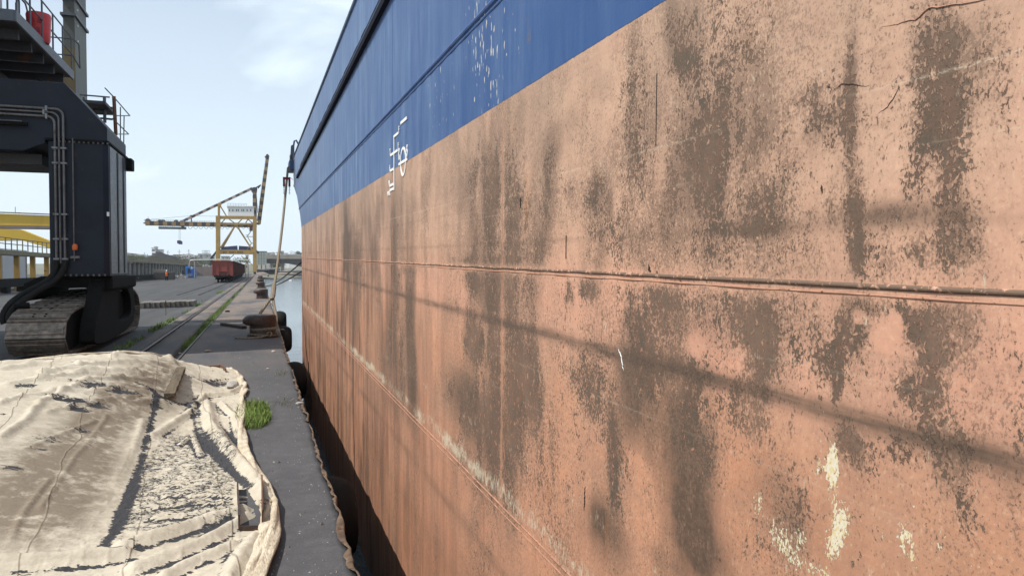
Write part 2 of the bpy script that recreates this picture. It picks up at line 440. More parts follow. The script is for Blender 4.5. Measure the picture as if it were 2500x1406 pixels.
    red = n.mix(n.mul(n.rng(n.add(bn, n.mul(bz, 0.185)), 0.60, 0.68), 0.85), red, (0.56, 0.475, 0.35))
    # pale water line low at the bow
    # --- blue topsides
    b1 = n.noise(n.map(p, (4.2, 0.42, 1)), 1.0, 9, 0.68)
    b2 = n.noise(n.map(p, (13, 1.5, 1)), 1.0, 7, 0.7)
    blue = n.mix(big, (0.025, 0.068, 0.195), (0.038, 0.092, 0.235))
    chalk = n.mul(n.rng(n.add(n.mul(b1, 0.6), n.mul(b2, 0.4)), 0.45, 0.60), n.rng(u, 2.0, 11.0, 0.16, 0.95))
    blue = n.mix(n.mul(chalk, n.rng(n.noise(n.map(p, (0.8, 1.1, 1)), 1.0, 5, 0.6), 0.35, 0.6, 0.35, 1.0)), blue, (0.135, 0.215, 0.345))
    blue = n.mix(n.mul(n.rng(v, 1.2, 3.6), 0.36), blue, (0.12, 0.185, 0.33))
    blue = n.mix(n.mul(n.rng(b2, 0.56, 0.74), 0.30), blue, (0.018, 0.036, 0.10))
    blue = n.mix(n.mul(n.rng(b1, 0.44, 0.30), 0.35), blue, (0.02, 0.05, 0.16))
    rb = n.mul(n.rng(n.noise(n.map(p, (3.2, 1.1, 1)), 1.0, 6, 0.7), 0.66, 0.74), 0.7)
    blue = n.mix(rb, blue, (0.17, 0.115, 0.055))
    sp = n.add(n.mul(n.noise(n.map(p, (34, 9.5, 1)), 1.0, 2, 0.4), 1.0), n.mul(splA, 0.13))
    spm = n.mul(n.rng(sp, 0.75, 0.775), n.rng(splA, 0.05, 0.2))
    blue = n.mix(n.mul(spm, 0.9), blue, (0.60, 0.55, 0.42))
    # --- paint line
    edge = n.add(v, n.mul(n.sub(n.noise(n.map(p, (24, 24, 1)), 1.0, 4, 0.6), 0.5), 0.012))
    isb = n.rng(edge, 0.9545, 0.9575)
    col = n.mix(isb, red, blue)
    # relief
    und = n.noise(n.map(p, (1.5, 1.1, 1)), 1.0, 2, 0.4)
    bl = n.mul(n.noise(n.map(p, (60, 45, 1)), 1.0, 4, 0.6), 1.0)
    hgt = n.add(n.mul(und, 8.0), n.add(n.mul(bl, 0.55), n.add(n.mul(peel, n.mul(n.sub(1.0, isb), -1.5)), n.mul(chip, -0.6))))
    hgt = n.add(hgt, n.mul(isb, 1.1))
    nrm = n.bump(hgt, 0.0016, 1.0)
    rough = n.mix(isb, n.mix(peel, (0.52, 0.52, 0.52), (0.75, 0.75, 0.75)), (0.42, 0.42, 0.42))
    return n.fin(col, rough, 0, nrm, 0.35)
M['hull'] = m_hull()

def m_seam():
    n = NT('weld_bead_paint')
    a = n.noise(n.obj, 9.0, 6, 0.65); f = n.noise(n.obj, 45.0, 5, 0.65)
    u_ = n.sep(n.obj)[1]
    col = n.mix(n.rng(n.add(n.add(n.mul(a, 0.55), n.mul(f, 0.75)), n.rng(u_, 6.0, 1.8, -0.14, -0.09)), 0.45, 0.52), (0.50, 0.29, 0.20), n.mix(f, (0.085, 0.066, 0.05), (0.20, 0.12, 0.08)))
    return n.fin(col, 0.75, 0, n.bump(f, 0.003, 0.8), 0.3)
M['seam'] = m_seam()
M['seam_red'] = paint('seam_red', (0.47, 0.235, 0.15), (0.27, 0.15, 0.10), 0.6, 12, 0.15)
M['blue'] = paint('blue_steel', (0.035, 0.09, 0.25), (0.07, 0.13, 0.28), 0.45, 4, 0.12)
M['blue_grey'] = paint('blue_grey_steel', (0.10, 0.15, 0.25), (0.06, 0.11, 0.22), 0.5, 4, 0.2)
M['navy'] = paint('navy_steel', (0.014, 0.019, 0.031), (0.009, 0.012, 0.019), 0.5, 1.6, 0.02, spec=0.22, rustc=(0.05, 0.03, 0.02))
M['strake'] = paint('dark_strake', (0.008, 0.010, 0.020), (0.006, 0.007, 0.012), 0.8, 5, 0.0, spec=0.12)
M['navy_side'] = M['navy']
M['black'] = paint('black_steel', (0.006, 0.006, 0.0065), (0.010, 0.0095, 0.009), 0.8, 5, 0.0, spec=0.10)
M['rubber'] = paint('rubber', (0.010, 0.010, 0.010), (0.015, 0.0145, 0.014), 0.75, 6, spec=0.2)
M['edge_rust'] = paint('edge_rust', (0.055, 0.037, 0.028), (0.20, 0.135, 0.085), 0.9, 5, 0.35, rustc=(0.10, 0.048, 0.026), bump=0.006)
M['rust'] = paint('rusty_steel', (0.13, 0.062, 0.036), (0.075, 0.038, 0.026), 0.75, 7, 0.5, rustc=(0.17, 0.075, 0.03))
M['rust_dark'] = paint('dark_rusty_iron', (0.045, 0.026, 0.020), (0.028, 0.02, 0.017), 0.5, 6, 0.42, rustc=(0.12, 0.052, 0.026), bump=0.004)
M['white'] = paint('white_paint', (0.8, 0.8, 0.78), (0.7, 0.7, 0.68), 0.5, 4, dirt=0.1)
M['mark_white'] = paint('mark_white', (0.82, 0.82, 0.8), (0.72, 0.72, 0.7), 0.5, 8, dirt=0.12)
M['off_white'] = paint('off_white_wall', (0.56, 0.55, 0.52), (0.48, 0.47, 0.45), 0.8, 0.6, dirt=0.2)
M['grey_steel'] = paint('grey_steel', (0.22, 0.23, 0.24), (0.16, 0.17, 0.18), 0.5, 3, 0.1)
M['rail_grey'] = paint('grey_railing', (0.10, 0.115, 0.14), (0.075, 0.085, 0.10), 0.5, 6, 0.2)
M['pipe'] = paint('pipe_steel', (0.16, 0.15, 0.14), (0.09, 0.085, 0.085), 0.38, 5, 0.2, metal=0.3)
M['mast'] = paint('grey_green_mast', (0.085, 0.095, 0.095), (0.105, 0.10, 0.07), 0.55, 1.2, 0.15)
M['mast_ochre'] = paint('mast_ochre', (0.17, 0.125, 0.05), (0.12, 0.10, 0.055), 0.6, 1.5)
M['red'] = paint('red_plastic', (0.55, 0.03, 0.035), (0.40, 0.03, 0.03), 0.4, 5)
M['ratred'] = paint('red_guard', (0.30, 0.015, 0.03), (0.22, 0.012, 0.022), 0.45, 5)
M['orange'] = paint('orange', (0.75, 0.16, 0.03), None, 0.5, 5)
M['yellow'] = paint('crane_yellow', (0.44, 0.265, 0.06), (0.34, 0.20, 0.05), 0.55, 0.35, 0.06, dirt=0.3)
M['yellow_clean'] = paint('girder_yellow', (0.62, 0.40, 0.045), (0.54, 0.34, 0.04), 0.55, 0.15, dirt=0.15)
M['dark_grey'] = paint('dark_grey_steel', (0.045, 0.042, 0.045), (0.03, 0.03, 0.032), 0.6, 0.6, 0.1)
M['leg_reflection'] = paint('leg_reflection_grey', (0.085, 0.095, 0.11), (0.05, 0.056, 0.066), 0.4, 0.9, 0.02, spec=0.5)  # grey stands in for sky and hull reflected in the leg's navy side
M['wagon'] = paint('wagon_red', (0.29, 0.066, 0.05), (0.20, 0.05, 0.04), 0.7, 0.9, 0.12, dirt=0.4)
M['wagon_dark'] = paint('wagon_dark_red', (0.10, 0.03, 0.024), (0.06, 0.024, 0.02), 0.8, 0.9, 0.1, dirt=0.4)  # darker red for the side walls, side ribs and end flap
M['cabin'] = paint('cabin_blue', (0.02, 0.19, 0.60), (0.03, 0.16, 0.48), 0.45, 0.8, 0.05)
M['navybox'] = paint('dark_blue_box', (0.03, 0.045, 0.14), None, 0.5, 1)
M['concrete'] = paint('concrete', (0.20, 0.18, 0.155), (0.12, 0.11, 0.10), 0.9, 1.2, dirt=0.35, bump=0.006)
M['concrete_far'] = paint('bridge_concrete', (0.33, 0.28, 0.23), (0.27, 0.235, 0.20), 0.9, 0.1, dirt=0.3)
M['concrete_dark'] = paint('sooty_concrete', (0.075, 0.07, 0.068), (0.05, 0.048, 0.047), 0.9, 0.5, dirt=0.4, bump=0.006)
M['panel_grey'] = paint('grey_panel', (0.62, 0.63, 0.67), (0.55, 0.56, 0.60), 0.7, 0.4, dirt=0.15)
M['panel_dark'] = paint('dark_panel', (0.10, 0.10, 0.105), (0.07, 0.07, 0.075), 0.8, 0.4, dirt=0.3)
M['post_white'] = paint('pale_post', (0.42, 0.40, 0.36), (0.30, 0.28, 0.25), 0.7, 1, 0.15)
M['greenrail'] = paint('green_yellow_railing', (0.17, 0.155, 0.075), (0.13, 0.115, 0.06), 0.6, 1, 0.2)
M['window'] = paint('dark_window', (0.03, 0.035, 0.045), None, 0.15, 1)
M['glass_pale'] = paint('pale_cladding', (0.50, 0.52, 0.44), (0.42, 0.44, 0.38), 0.35, 0.12, dirt=0.1)
M['skin'] = paint('skin', (0.42, 0.25, 0.18), None, 0.6, 8)

def m_sleeve(name, c1, c2, band=0.9, axis=0):
    """two-colour hazard bands along the member, from its own length coordinate"""
    n = NT(name); a = n.attr('len')
    t = n.math('FRACT', n.math('DIVIDE', a, band))
    f = n.noise(n.obj, 0.6, 5, 0.6)
    col = n.mix(n.rng(t, 0.49, 0.51), c1, c2)
    col = n.mix(n.mul(n.rng(f, 0.45, 0.7), 0.45), col, (0.09, 0.07, 0.06))
    return n.fin(col, 0.6, 0, None, 0.3)
M['hazard'] = m_sleeve('hazard_bands', (0.33, 0.21, 0.085), (0.05, 0.042, 0.042), 3.3)
M['hazard_pale'] = m_sleeve('pale_hazard_bands', (0.38, 0.30, 0.25), (0.055, 0.045, 0.042), 3.3)

def m_ground(name, base, dark, grit, streak, brown):
    n = NT(name)
    x, y, z = n.sep(n.obj)[0:3]
    a = n.noise(n.obj, 0.7, 6, 0.6); b = n.noise(n.obj, 6.0, 6, 0.65); c = n.noise(n.obj, 55.0, 5, 0.7)
    col = n.mix(n.rng(a, 0.35, 0.68), base, dark)
    col = n.mix(n.mul(n.rng(b, 0.45, 0.7), 0.5), col, tuple(q * 1.45 for q in base))
    col = n.mix(n.mul(n.rng(c, 0.52, 0.75), 0.5), col, tuple(q * 0.45 for q in dark))
    col = n.mix(n.mul(n.rng(c, 0.46, 0.30), 0.35), col, tuple(q * 1.7 for q in base))
    if streak:
        st = n.noise(n.map(n.obj, (2.6, 0.05, 1), rot=(0, 0, rad(streak))), 1.0, 5, 0.6)
        col = n.mix(n.mul(n.rng(st, 0.48, 0.66), 0.55), col, tuple(q * 0.5 for q in dark))
        st2 = n.noise(n.map(n.obj, (0.9, 0.03, 1), rot=(0, 0, rad(-streak * 1.6))), 1.0, 5, 0.6)
        col = n.mix(n.mul(n.rng(st2, 0.5, 0.68), 0.4), col, tuple(q * 1.5 for q in base))
    if brown:      # bare trampled concrete showing through the coal dust further out
        br = n.noise(n.map(n.obj, (0.55, 0.19, 1), loc=(3, 4.4, 0)), 1.0, 6, 0.62)
        far = n.rng(y, 12.0, 30.0, 0.04, 1.0)
        col = n.mix(n.mul(n.rng(n.add(br, n.mul(far, 0.10)), 0.50, 0.66), n.mul(far, 0.8)), col, n.mix(b, (0.235, 0.18, 0.14), (0.15, 0.118, 0.098)))
    if grit:
        g = n.voro(n.obj, 11.0); gm = n.mul(n.rng(g, 0.10, 0.06), n.rng(n.noise(n.obj, 5.0, 2), 0.50, 0.58))
        col = n.mix(n.mul(gm, 0.85), col, (0.42, 0.41, 0.40))
        g2 = n.voro(n.map(n.obj, (1, 1, 1), loc=(3, 7, 0)), 90.0); gm2 = n.mul(n.rng(g2, 0.16, 0.09), n.rng(n.noise(n.obj, 11.0, 2), 0.52, 0.62))
        col = n.mix(n.mul(gm2, 0.7), col, (0.26, 0.255, 0.25))
    hgt = n.add(n.mul(c, 0.6), n.add(n.mul(b, 1.6), n.mul(n.noise(n.obj, 190.0, 3, 0.7), 0.35)))
    return n.fin(col, n.rng(b, 0.3, 0.7, 0.72, 0.95), 0, n.bump(hgt, 0.006, 0.9), 0.25)
M['quay'] = m_ground('coal_dusted_quay', (0.080, 0.079, 0.083), (0.057, 0.056, 0.060), True, 0, True)
M['yard'] = m_ground('sooty_yard', (0.066, 0.065, 0.066), (0.043, 0.042, 0.043), False, 3.0, False)
M['beam'] = m_ground('rail_beam_concrete', (0.082, 0.080, 0.082), (0.058, 0.057, 0.058), False, 0.4, True)

def m_water():
    n = NT('harbour_water')
    w1 = n.noise(n.map(n.obj, (1.0, 0.5, 1)), 1.5, 5, 0.6, 0.4); w2 = n.noise(n.map(n.obj, (1, 0.55, 1)), 7.0, 4, 0.6)
    big = n.noise(n.map(n.obj, (0.16, 0.05, 1)), 1.0, 4, 0.6)
    col = n.mix(big, (0.030, 0.050, 0.068), (0.055, 0.082, 0.10))
    hg = n.mul(n.add(w1, n.mul(w2, 0.22)), n.rng(big, 0.38, 0.62, 0.35, 1.0))
    return n.fin(col, 0.12, 0, n.bump(hg, 0.10, 0.45), 0.6)
M['water'] = m_water()

def m_tarp():
    n = NT('canvas')
    dust, dirt = n.attr('dust'), n.attr('dirt')
    a = n.noise(n.obj, 1.6, 6, 0.6); b = n.noise(n.obj, 9.0, 6, 0.68); f = n.noise(n.obj, 42.0, 5, 0.65)
    col = n.mix(n.rng(a, 0.35, 0.7), (0.515, 0.46, 0.37), (0.415, 0.365, 0.285))
    col = n.mix(n.mul(n.rng(b, 0.46, 0.68), 0.42), col, (0.32, 0.275, 0.21))
    dd = n.mul(dirt, n.rng(n.add(n.mul(b, 0.6), n.mul(a, 0.4)), 0.38, 0.56, 0.15, 1.0))
    col = n.mix(n.math('MINIMUM', dd, 0.92), col, (0.175, 0.138, 0.10))
    sp = n.rng(f, 0.60, 0.7)
    col = n.mix(n.mul(sp, n.add(0.18, n.mul(dirt, 0.4))), col, (0.13, 0.10, 0.075))
    # stitched seams between the canvas widths
    xx, yy, _z = n.sep(n.obj)[0:3]
    sw = n.add(xx, n.add(n.mul(n.sub(n.noise(n.obj, 0.9, 3), 0.5), 0.22), n.mul(yy, 0.10)))
    fr = n.math('FRACT', n.math('DIVIDE', sw, 0.62))
    sm = n.line(fr, 0.5, 0.010)
    col = n.mix(n.mul(sm, 0.6), col, (0.17, 0.13, 0.09))
    # coal dust caught in the folds
    r1 = n.noise(n.map(n.obj, (0.75, 1.5, 1), rot=(0, 0, 0.15)), 22.0, 6, 0.62, 0.9)
    r2 = n.noise(n.map(n.obj, (0.5, 1.6, 1), rot=(0, 0, 0.1)), 7.0, 6, 0.62, 0.6)
    h = n.add(n.mul(r1, 0.62), n.mul(r2, 0.38))
    m = n.rng(n.add(h, n.mul(n.sub(dust, 0.5), 0.56)), 0.545, 0.560)
    wn_ = n.noise(n.map(n.obj, (0.8, 1.0, 1), rot=(0, 0, 0.15)), 8.0, 5, 0.62, 1.1)
    worm = n.mul(n.rng(n.math('ABSOLUTE', n.sub(wn_, 0.5)), 0.026, 0.012), n.rng(n.add(n.attr('crum'), n.mul(n.sub(b, 0.5), 1.6)), 0.45, 0.6))
    m = n.math('MAXIMUM', m, worm)
    g = n.mul(n.rng(n.voro(n.obj, 34.0), 0.12, 0.06), 0.6)
    dc = n.mix(g, n.mix(f, (0.030, 0.030, 0.033), (0.050, 0.049, 0.053)), (0.30, 0.29, 0.28))
    col = n.mix(m, col, dc)
    cr = n.noise(n.map(n.obj, (1, 1, 1)), 13.0, 5, 0.6, 1.4)
    wr = n.math('ABSOLUTE', n.sub(n.noise(n.map(n.obj, (0.6, 1.2, 1)), 5.0, 4, 0.6, 1.0), 0.5))
    lw = n.math('ABSOLUTE', n.sub(n.noise(n.map(n.obj, (0.5, 2.2, 1), rot=(0, 0, 0.5)), 2.2, 5, 0.55, 0.8), 0.5))
    hg = n.add(n.mul(cr, 0.25), n.add(n.add(n.mul(wr, -0.9), n.mul(lw, -2.2)), n.add(n.mul(f, 0.06), n.mul(m, -0.15))))
    c1_ = n.math('ABSOLUTE', n.sub(n.noise(n.map(n.obj, (0.35, 2.6, 1), rot=(0, 0, 0.22)), 3.0, 4, 0.5, 0.5), 0.5))
    c2_ = n.math('ABSOLUTE', n.sub(n.noise(n.map(n.obj, (1.6, 0.7, 1), rot=(0, 0, -0.5)), 2.3, 3, 0.5, 0.7), 0.5))
    cre = n.add(n.rng(c1_, 0.10, 0.0), n.mul(n.rng(c2_, 0.06, 0.0), 0.6))
    hg = n.add(n.add(hg, n.mul(sm, 0.25)), n.mul(cre, 0.10))
    return n.fin(col, 0.82, 0, n.bump(hg, 0.016, 0.9), 0.2)
M['canvas'] = m_tarp()
def m_roll():
    n = NT('canvas_roll')
    b = n.noise(n.obj, 7.0, 6, 0.65); f = n.noise(n.map(n.obj, (3, 1, 3)), 16.0, 5, 0.6, 1.0)
    col = n.mix(n.rng(b, 0.4, 0.68), (0.60, 0.52, 0.40), (0.42, 0.345, 0.25))
    col = n.mix(n.mul(n.rng(f, 0.58, 0.7), 0.5), col, (0.17, 0.13, 0.09))
    return n.fin(col, 0.85, 0, n.bump(n.add(f, b), 0.02, 0.9), 0.2)
M['canvas_roll'] = m_roll()
def m_rope(name, c1, c2, k):
    n = NT(name); a = n.attr('len'); t = n.attr('turn')
    w = n.math('SINE', n.add(n.mul(a, k), n.mul(t, 6.283 * 3)))
    f = n.noise(n.obj, 40.0, 4, 0.6)
    col = n.mix(n.rng(f, 0.35, 0.7), c1, c2)
    col = n.mix(n.mul(n.rng(w, -0.2, -1.0), 0.6), col, tuple(q * 0.35 for q in c2))
    return n.fin(col, 0.9, 0, n.bump(w, 0.008, 0.9), 0.15)
M['rope'] = m_rope('hemp_rope', (0.32, 0.268, 0.20), (0.17, 0.138, 0.10), 60)
M['rope_dark'] = m_rope('dark_rope', (0.07, 0.06, 0.05), (0.045, 0.04, 0.035), 60)
def m_wood():
    n = NT('weathered_wood')
    g = n.noise(n.map(n.obj, (30, 1.6, 30)), 1.0, 6, 0.65); f = n.noise(n.obj, 22.0, 5, 0.65)
    col = n.mix(n.rng(g, 0.35, 0.65), (0.16, 0.125, 0.085), (0.085, 0.066, 0.048))
    col = n.mix(n.mul(n.rng(f, 0.5, 0.7), 0.6), col, (0.05, 0.042, 0.034))
    return n.fin(col, 0.9, 0, n.bump(n.add(g, f), 0.012, 0.9), 0.2)
M['wood'] = m_wood()
M['wood_dark'] = paint('dark_timber', (0.05, 0.036, 0.03), (0.035, 0.027, 0.024), 0.9, 6, dirt=0.4, bump=0.006)
def m_leaf(name, c1, c2, c3):
    n = NT(name)
    oi = n.node('ShaderNodeObjectInfo').outputs['Random']
    a = n.attr('tone')
    col = n.mix(a, c1, c2)
    col = n.mix(n.mul(n.noise(n.obj, 3.0, 3), 0.5), col, c3)
    return n.fin(col, 0.6, 0, None, 0.25)
M['grass'] = m_leaf('grass_blades', (0.05, 0.12, 0.015), (0.19, 0.29, 0.055), (0.20, 0.19, 0.06))
M['weed'] = m_leaf('weed_blades', (0.06, 0.14, 0.018), (0.19, 0.28, 0.055), (0.16, 0.17, 0.055))
M['weed_dry'] = m_leaf('dry_weed', (0.10, 0.11, 0.04), (0.24, 0.20, 0.10), (0.15, 0.13, 0.07))
M['leaf'] = m_leaf('tree_leaves', (0.045, 0.075, 0.03), (0.10, 0.13, 0.055), (0.07, 0.09, 0.045))
M['leaf_grey'] = m_leaf('bare_twigs', (0.11, 0.105, 0.085), (0.16, 0.15, 0.12), (0.10, 0.11, 0.08))
M['bark'] = paint('bark', (0.09, 0.07, 0.055), (0.06, 0.05, 0.04), 0.9, 3)
M['hill'] = paint('hillside', (0.11, 0.115, 0.075), (0.15, 0.14, 0.11), 0.95, 0.02, dirt=0.2)
M['coal'] = paint('coal', (0.022, 0.022, 0.027), (0.015, 0.015, 0.018), 0.8, 0.3, bump=0.1)
M['stone'] = paint('stone_grey', (0.36, 0.33, 0.30), (0.25, 0.23, 0.21), 0.9, 9)
M['ginger'] = paint('sandstone', (0.40, 0.30, 0.22), (0.3, 0.23, 0.17), 0.9, 9)
M['scrap'] = paint('pale_scrap', (0.45, 0.45, 0.44), (0.2, 0.19, 0.18), 0.6, 0.8, 0.3)
M['roof'] = paint('brown_roof', (0.24, 0.19, 0.17), (0.19, 0.155, 0.145), 0.9, 0.2)
M['bld_a'] = paint('cream_render', (0.72, 0.68, 0.61), (0.64, 0.61, 0.55), 0.9, 0.08, dirt=0.15)
M['bld_b'] = paint('white_render', (0.85, 0.84, 0.82), (0.78, 0.77, 0.75), 0.9, 0.08, dirt=0.15)
M['bld_c'] = paint('grey_render', (0.46, 0.445, 0.43), (0.40, 0.385, 0.375), 0.9, 0.08, dirt=0.2)
M['bld_d'] = paint('ochre_render', (0.50, 0.42, 0.30), (0.44, 0.37, 0.27), 0.9, 0.08, dirt=0.15)
M['win_far'] = paint('far_window', (0.10, 0.105, 0.115), None, 0.3, 1)
def m_plate():
    n = NT('track_plate')
    f = n.noise(n.obj, 9.0, 6, 0.66); g = n.noise(n.map(n.obj, (2, 9, 9)), 1.0, 5, 0.6)
    col = n.mix(n.rng(f, 0.36, 0.62), (0.25, 0.205, 0.165), (0.12, 0.10, 0.085))
    col = n.mix(n.mul(n.rng(g, 0.5, 0.7), 0.6), col, (0.03, 0.028, 0.027))
    return n.fin(col, n.rng(f, 0.3, 0.7, 0.4, 0.7), 0.35, n.bump(f, 0.006, 0.7), 0.4)
M['plate'] = m_plate()

# ------------------------------------------------------------------ setting: quay, yard, water
QX = 0.56                                                # edge of the quay
ys = np.concatenate([np.linspace(-6, 40, 700), np.linspace(40.2, 340, 300)])
edge_n = QX + 0.016 * (fbm(ys * 1.1, ys * 0 + 3.3, 4) - 0.5) * 2 + 0.020 * (fbm(ys * 5.0, ys * 0 + 8.1, 3) - 0.5) * 2
bite = sstep(0.62, 0.8, fbm(ys * 0.75 + 5, ys * 0 + 1.7, 3)) * 0.11 * fbm(ys * 7, ys * 0 + 2, 3)
edge_n = edge_n - bite
cols = np.concatenate([np.linspace(0, 0.85, 24), np.array([0.93, 0.97, 1.0])])
X = -1.62 + (edge_n[:, None] + 1.62) * cols[None]
Y = np.repeat(ys[:, None], len(cols), 1)
Z = 0.010 * (fbm(X * 1.3, Y * 1.3, 4) - 0.5) - 0.03 * sstep(0.95, 1.0, cols)[None] * fbm(X * 0 + 4, Y * 5, 3)
X2 = np.concatenate([X, edge_n[:, None] - 0.03], 1); Y2 = np.concatenate([Y, ys[:, None]], 1); Z2 = np.concatenate([Z, ys[:, None] * 0 - 0.30], 1)
struct(grid_obj('quay_pavement', X2, Y2, Z2, M['quay'], flip=True))
struct(MB().box((-1.70, -6, -6.0), (0.47, 340, -0.2)).build('quay_wall', M['concrete_dark']))

# rusty edge iron, bent and torn in places
e = MB()
seg = [(-5.5, 9.3), (9.5, 14.6), (15.6, 19.2), (19.5, 33), (33.4, 60), (61, 110)]
ed = thing('edge_iron', (QX, 10, 0), 'long rusty bent steel edging strip running along the lip of the quay', 'edging')
for a, b in seg:
    yy = np.arange(a, b, 0.07 if b < 20 else 0.2)
    ex = np.interp(yy, ys, edge_n)
    off = 0.010 * (fbm(yy * 9.1, yy * 0 + 9, 3) - 0.5) * 2
    tz = 0.003 + 0.016 * sstep(0.5, 0.75, fbm(yy * 1.7, yy * 0 + 4.4, 3))
    rag_ = 0.045 * sstep(0.35, 0.75, fbm(yy * 6.5, yy * 0 + 2.6, 4))
    prof = [(-0.006, 0.000), (0.0, 0.006), (0.010, -0.004), (0.012, -0.06), (0.006, -0.14), (-0.01, -0.15)]
    P = np.array([[(ex[i] + off[i] + px - (rag_[i] if k == 0 else 0), yy[i], tz[i] * (1 if k < 3 else 0) + pz + 0.004) for k, (px, pz) in enumerate(prof)] for i in range(len(yy))])
    grid_obj('edge_plate', P[:, :, 0], P[:, :, 1], P[:, :, 2], M['edge_rust'], ed)

# crane rail: concrete beam, rail in its slot, gutter
struct(MB().box((-1.86, -6, -0.6), (-1.60, 340, -0.11)).build('gutter_ground', M['beam']))
yb = np.concatenate([np.linspace(-6, 9.9, 60), np.linspace(10, 40, 300), np.linspace(40.3, 340, 200)])
xb = np.array([-3.02, -2.98, -2.75, -2.62])
def strip(name, xs, z0, mat, amp=0.01):
    xs = np.array(xs); X = np.repeat(xs[None], len(yb), 0); Y = np.repeat(yb[:, None], len(xs), 1)
    jit = 0.03 * (fbm(Y * 2.1, X * 0 + xs[0] * 7, 4) - 0.5) * 2
    X = X + jit * np.r_[1, [0] * (len(xs) - 2), 1][None]
    Z = z0 + amp * (fbm(X * 3, Y * 1.4, 4) - 0.5)
    Zs = [Z[:, :1] - 0.25, Z, Z[:, -1:] - 0.25]; Xs = [X[:, :1], X, X[:, -1:]]; Ys = [Y[:, :1], Y, Y[:, -1:]]
    o = grid_obj(name, np.concatenate(Xs, 1), np.concatenate(Ys, 1), np.concatenate(Zs, 1), mat, flip=True)
    return struct(o)
strip('rail_kerb', [-3.02, -2.9, -2.75, -2.63], 0.025, M['beam'], 0.02)
strip('rail_beam_pavement', [-2.48, -2.3, -2.1, -1.98, -1.85], 0.02, M['beam'], 0.02)
r = MB(); r.box((-2.575, 8, -0.08), (-2.515, 330, 0.045))
tag(r.build('crane_rail', M['rust_dark']), 'worn brown crane rail sunk in the concrete beam left of the quay strip', 'rail')
r = MB(); r.box((-1.665, 8, -0.1), (-1.625, 330, 0.022))
tag(r.build('gutter_rail', M['rust_dark']), 'thin dark steel edge strip beside the weedy gutter along the quay', 'rail')
struct(MB().box((-2.63, 8, -0.5), (-2.48, 330, -0.055)).build('rail_slot_ground', M['beam']))

xs = np.concatenate([np.linspace(-420, -40, 40), np.linspace(-39, -3.03, 90)])
yy = np.concatenate([np.linspace(-30, 60, 110), np.linspace(61, 345, 90)])
X, Y = np.meshgrid(xs, yy)
struct(grid_obj('yard_ground', X, Y, -0.03 + 0.05 * (fbm(X * 0.5, Y * 0.5, 5) - 0.5), M['yard'], flip=False))
for k, x in enumerate((-4.35, -5.85)):
    tag(MB().box((x - 0.035, 60, -0.05), (x + 0.035, 330, 0.03)).build('railway_rail', M['rust_dark']),
        ('right-hand' if k == 0 else 'left-hand') + ' steel rail of the wagon track in the yard', 'rail', 'rails of the wagon track')

# water, one sheet to the horizon
struct(MB()._add([(0.4, -60, -2.25), (3000, -60, -2.25), (3000, 432, -2.25), (0.4, 432, -2.25)], [(0, 1, 2, 3)]).build('water', M['water']))
# land beyond the basin
xs = np.linspace(-1500, 2200, 120); yy = np.concatenate([np.linspace(345, 440, 6), np.linspace(450, 1800, 60)])
X, Y = np.meshgrid(xs, yy)
rise = sstep(470, 760, Y) * 4.5 + sstep(760, 1300, Y) * 7.0
Z = -0.9 + rise + sstep(480, 800, Y) * 2.5 * (fbm(X * 0.006, Y * 0.006, 4) - 0.5)
Z = np.where((X > -2) & (Y < 433), -3.5, Z)
struct(grid_obj('far_ground', X, Y, Z, M['hill'], flip=False))

# ------------------------------------------------------------------ the ship
def set_attr(o, name, vals):
    a = o.data.attributes.new(name, 'FLOAT', 'POINT'); a.data.foreach_set('value', np.asarray(vals, np.float32))
def rope(name, pts, r, mat, parent=None, n=8, spacing=None):
    if spacing:
        d = sum((V(pts[i + 1]) - V(pts[i])).length for i in range(len(pts) - 1)); pts = resample(pts, max(3, int(d / spacing)))
    o = MB().tube(pts, r, n).build(name, mat, parent, True)
    d = np.r_[0, np.cumsum([ (V(pts[i + 1]) - V(pts[i])).length for i in range(len(pts) - 1)])]
    set_attr(o, 'len', np.repeat(d, n)); set_attr(o, 'turn', np.tile(np.arange(n) / n, len(pts)))
    return o
def letter(mb, ch, u, v, size, depth=0.004, wx=1.0, x=-0.004):
    """append the outline of a character, reading aft, to a builder in ship axes"""
    cu = bpy.data.curves.new('glyph', 'FONT'); cu.body = ch; cu.size = size; cu.extrude = depth; cu.align_x = 'CENTER'; cu.align_y = 'CENTER'
    cu.offset = size * 0.018
    ob = bpy.data.objects.new('glyph', cu); COL.objects.link(ob)
    dg = bpy.context.evaluated_depsgraph_get(); me = ob.evaluated_get(dg).to_mesh()
    mb._add([(x - q.co.z, u - q.co.x * wx, v + q.co.y) for q in me.vertices], [tuple(p.vertices) for p in me.polygons])
    ob.evaluated_get(dg).to_mesh_clear(); bpy.data.objects.remove(ob); bpy.data.curves.remove(cu)

ship = thing('cargo_ship', SHIP_O, 'large blue and salmon-red cargo ship with worn peeling paint moored along the quay', 'ship')
ORG[ship.name] = Vector((0, 0, 0))
R = Matrix(((EN[0], E1[0], E3[0]), (EN[1], E1[1], E3[1]), (EN[2], E1[2], E3[2])))
ship.rotation_euler = R.to_euler()

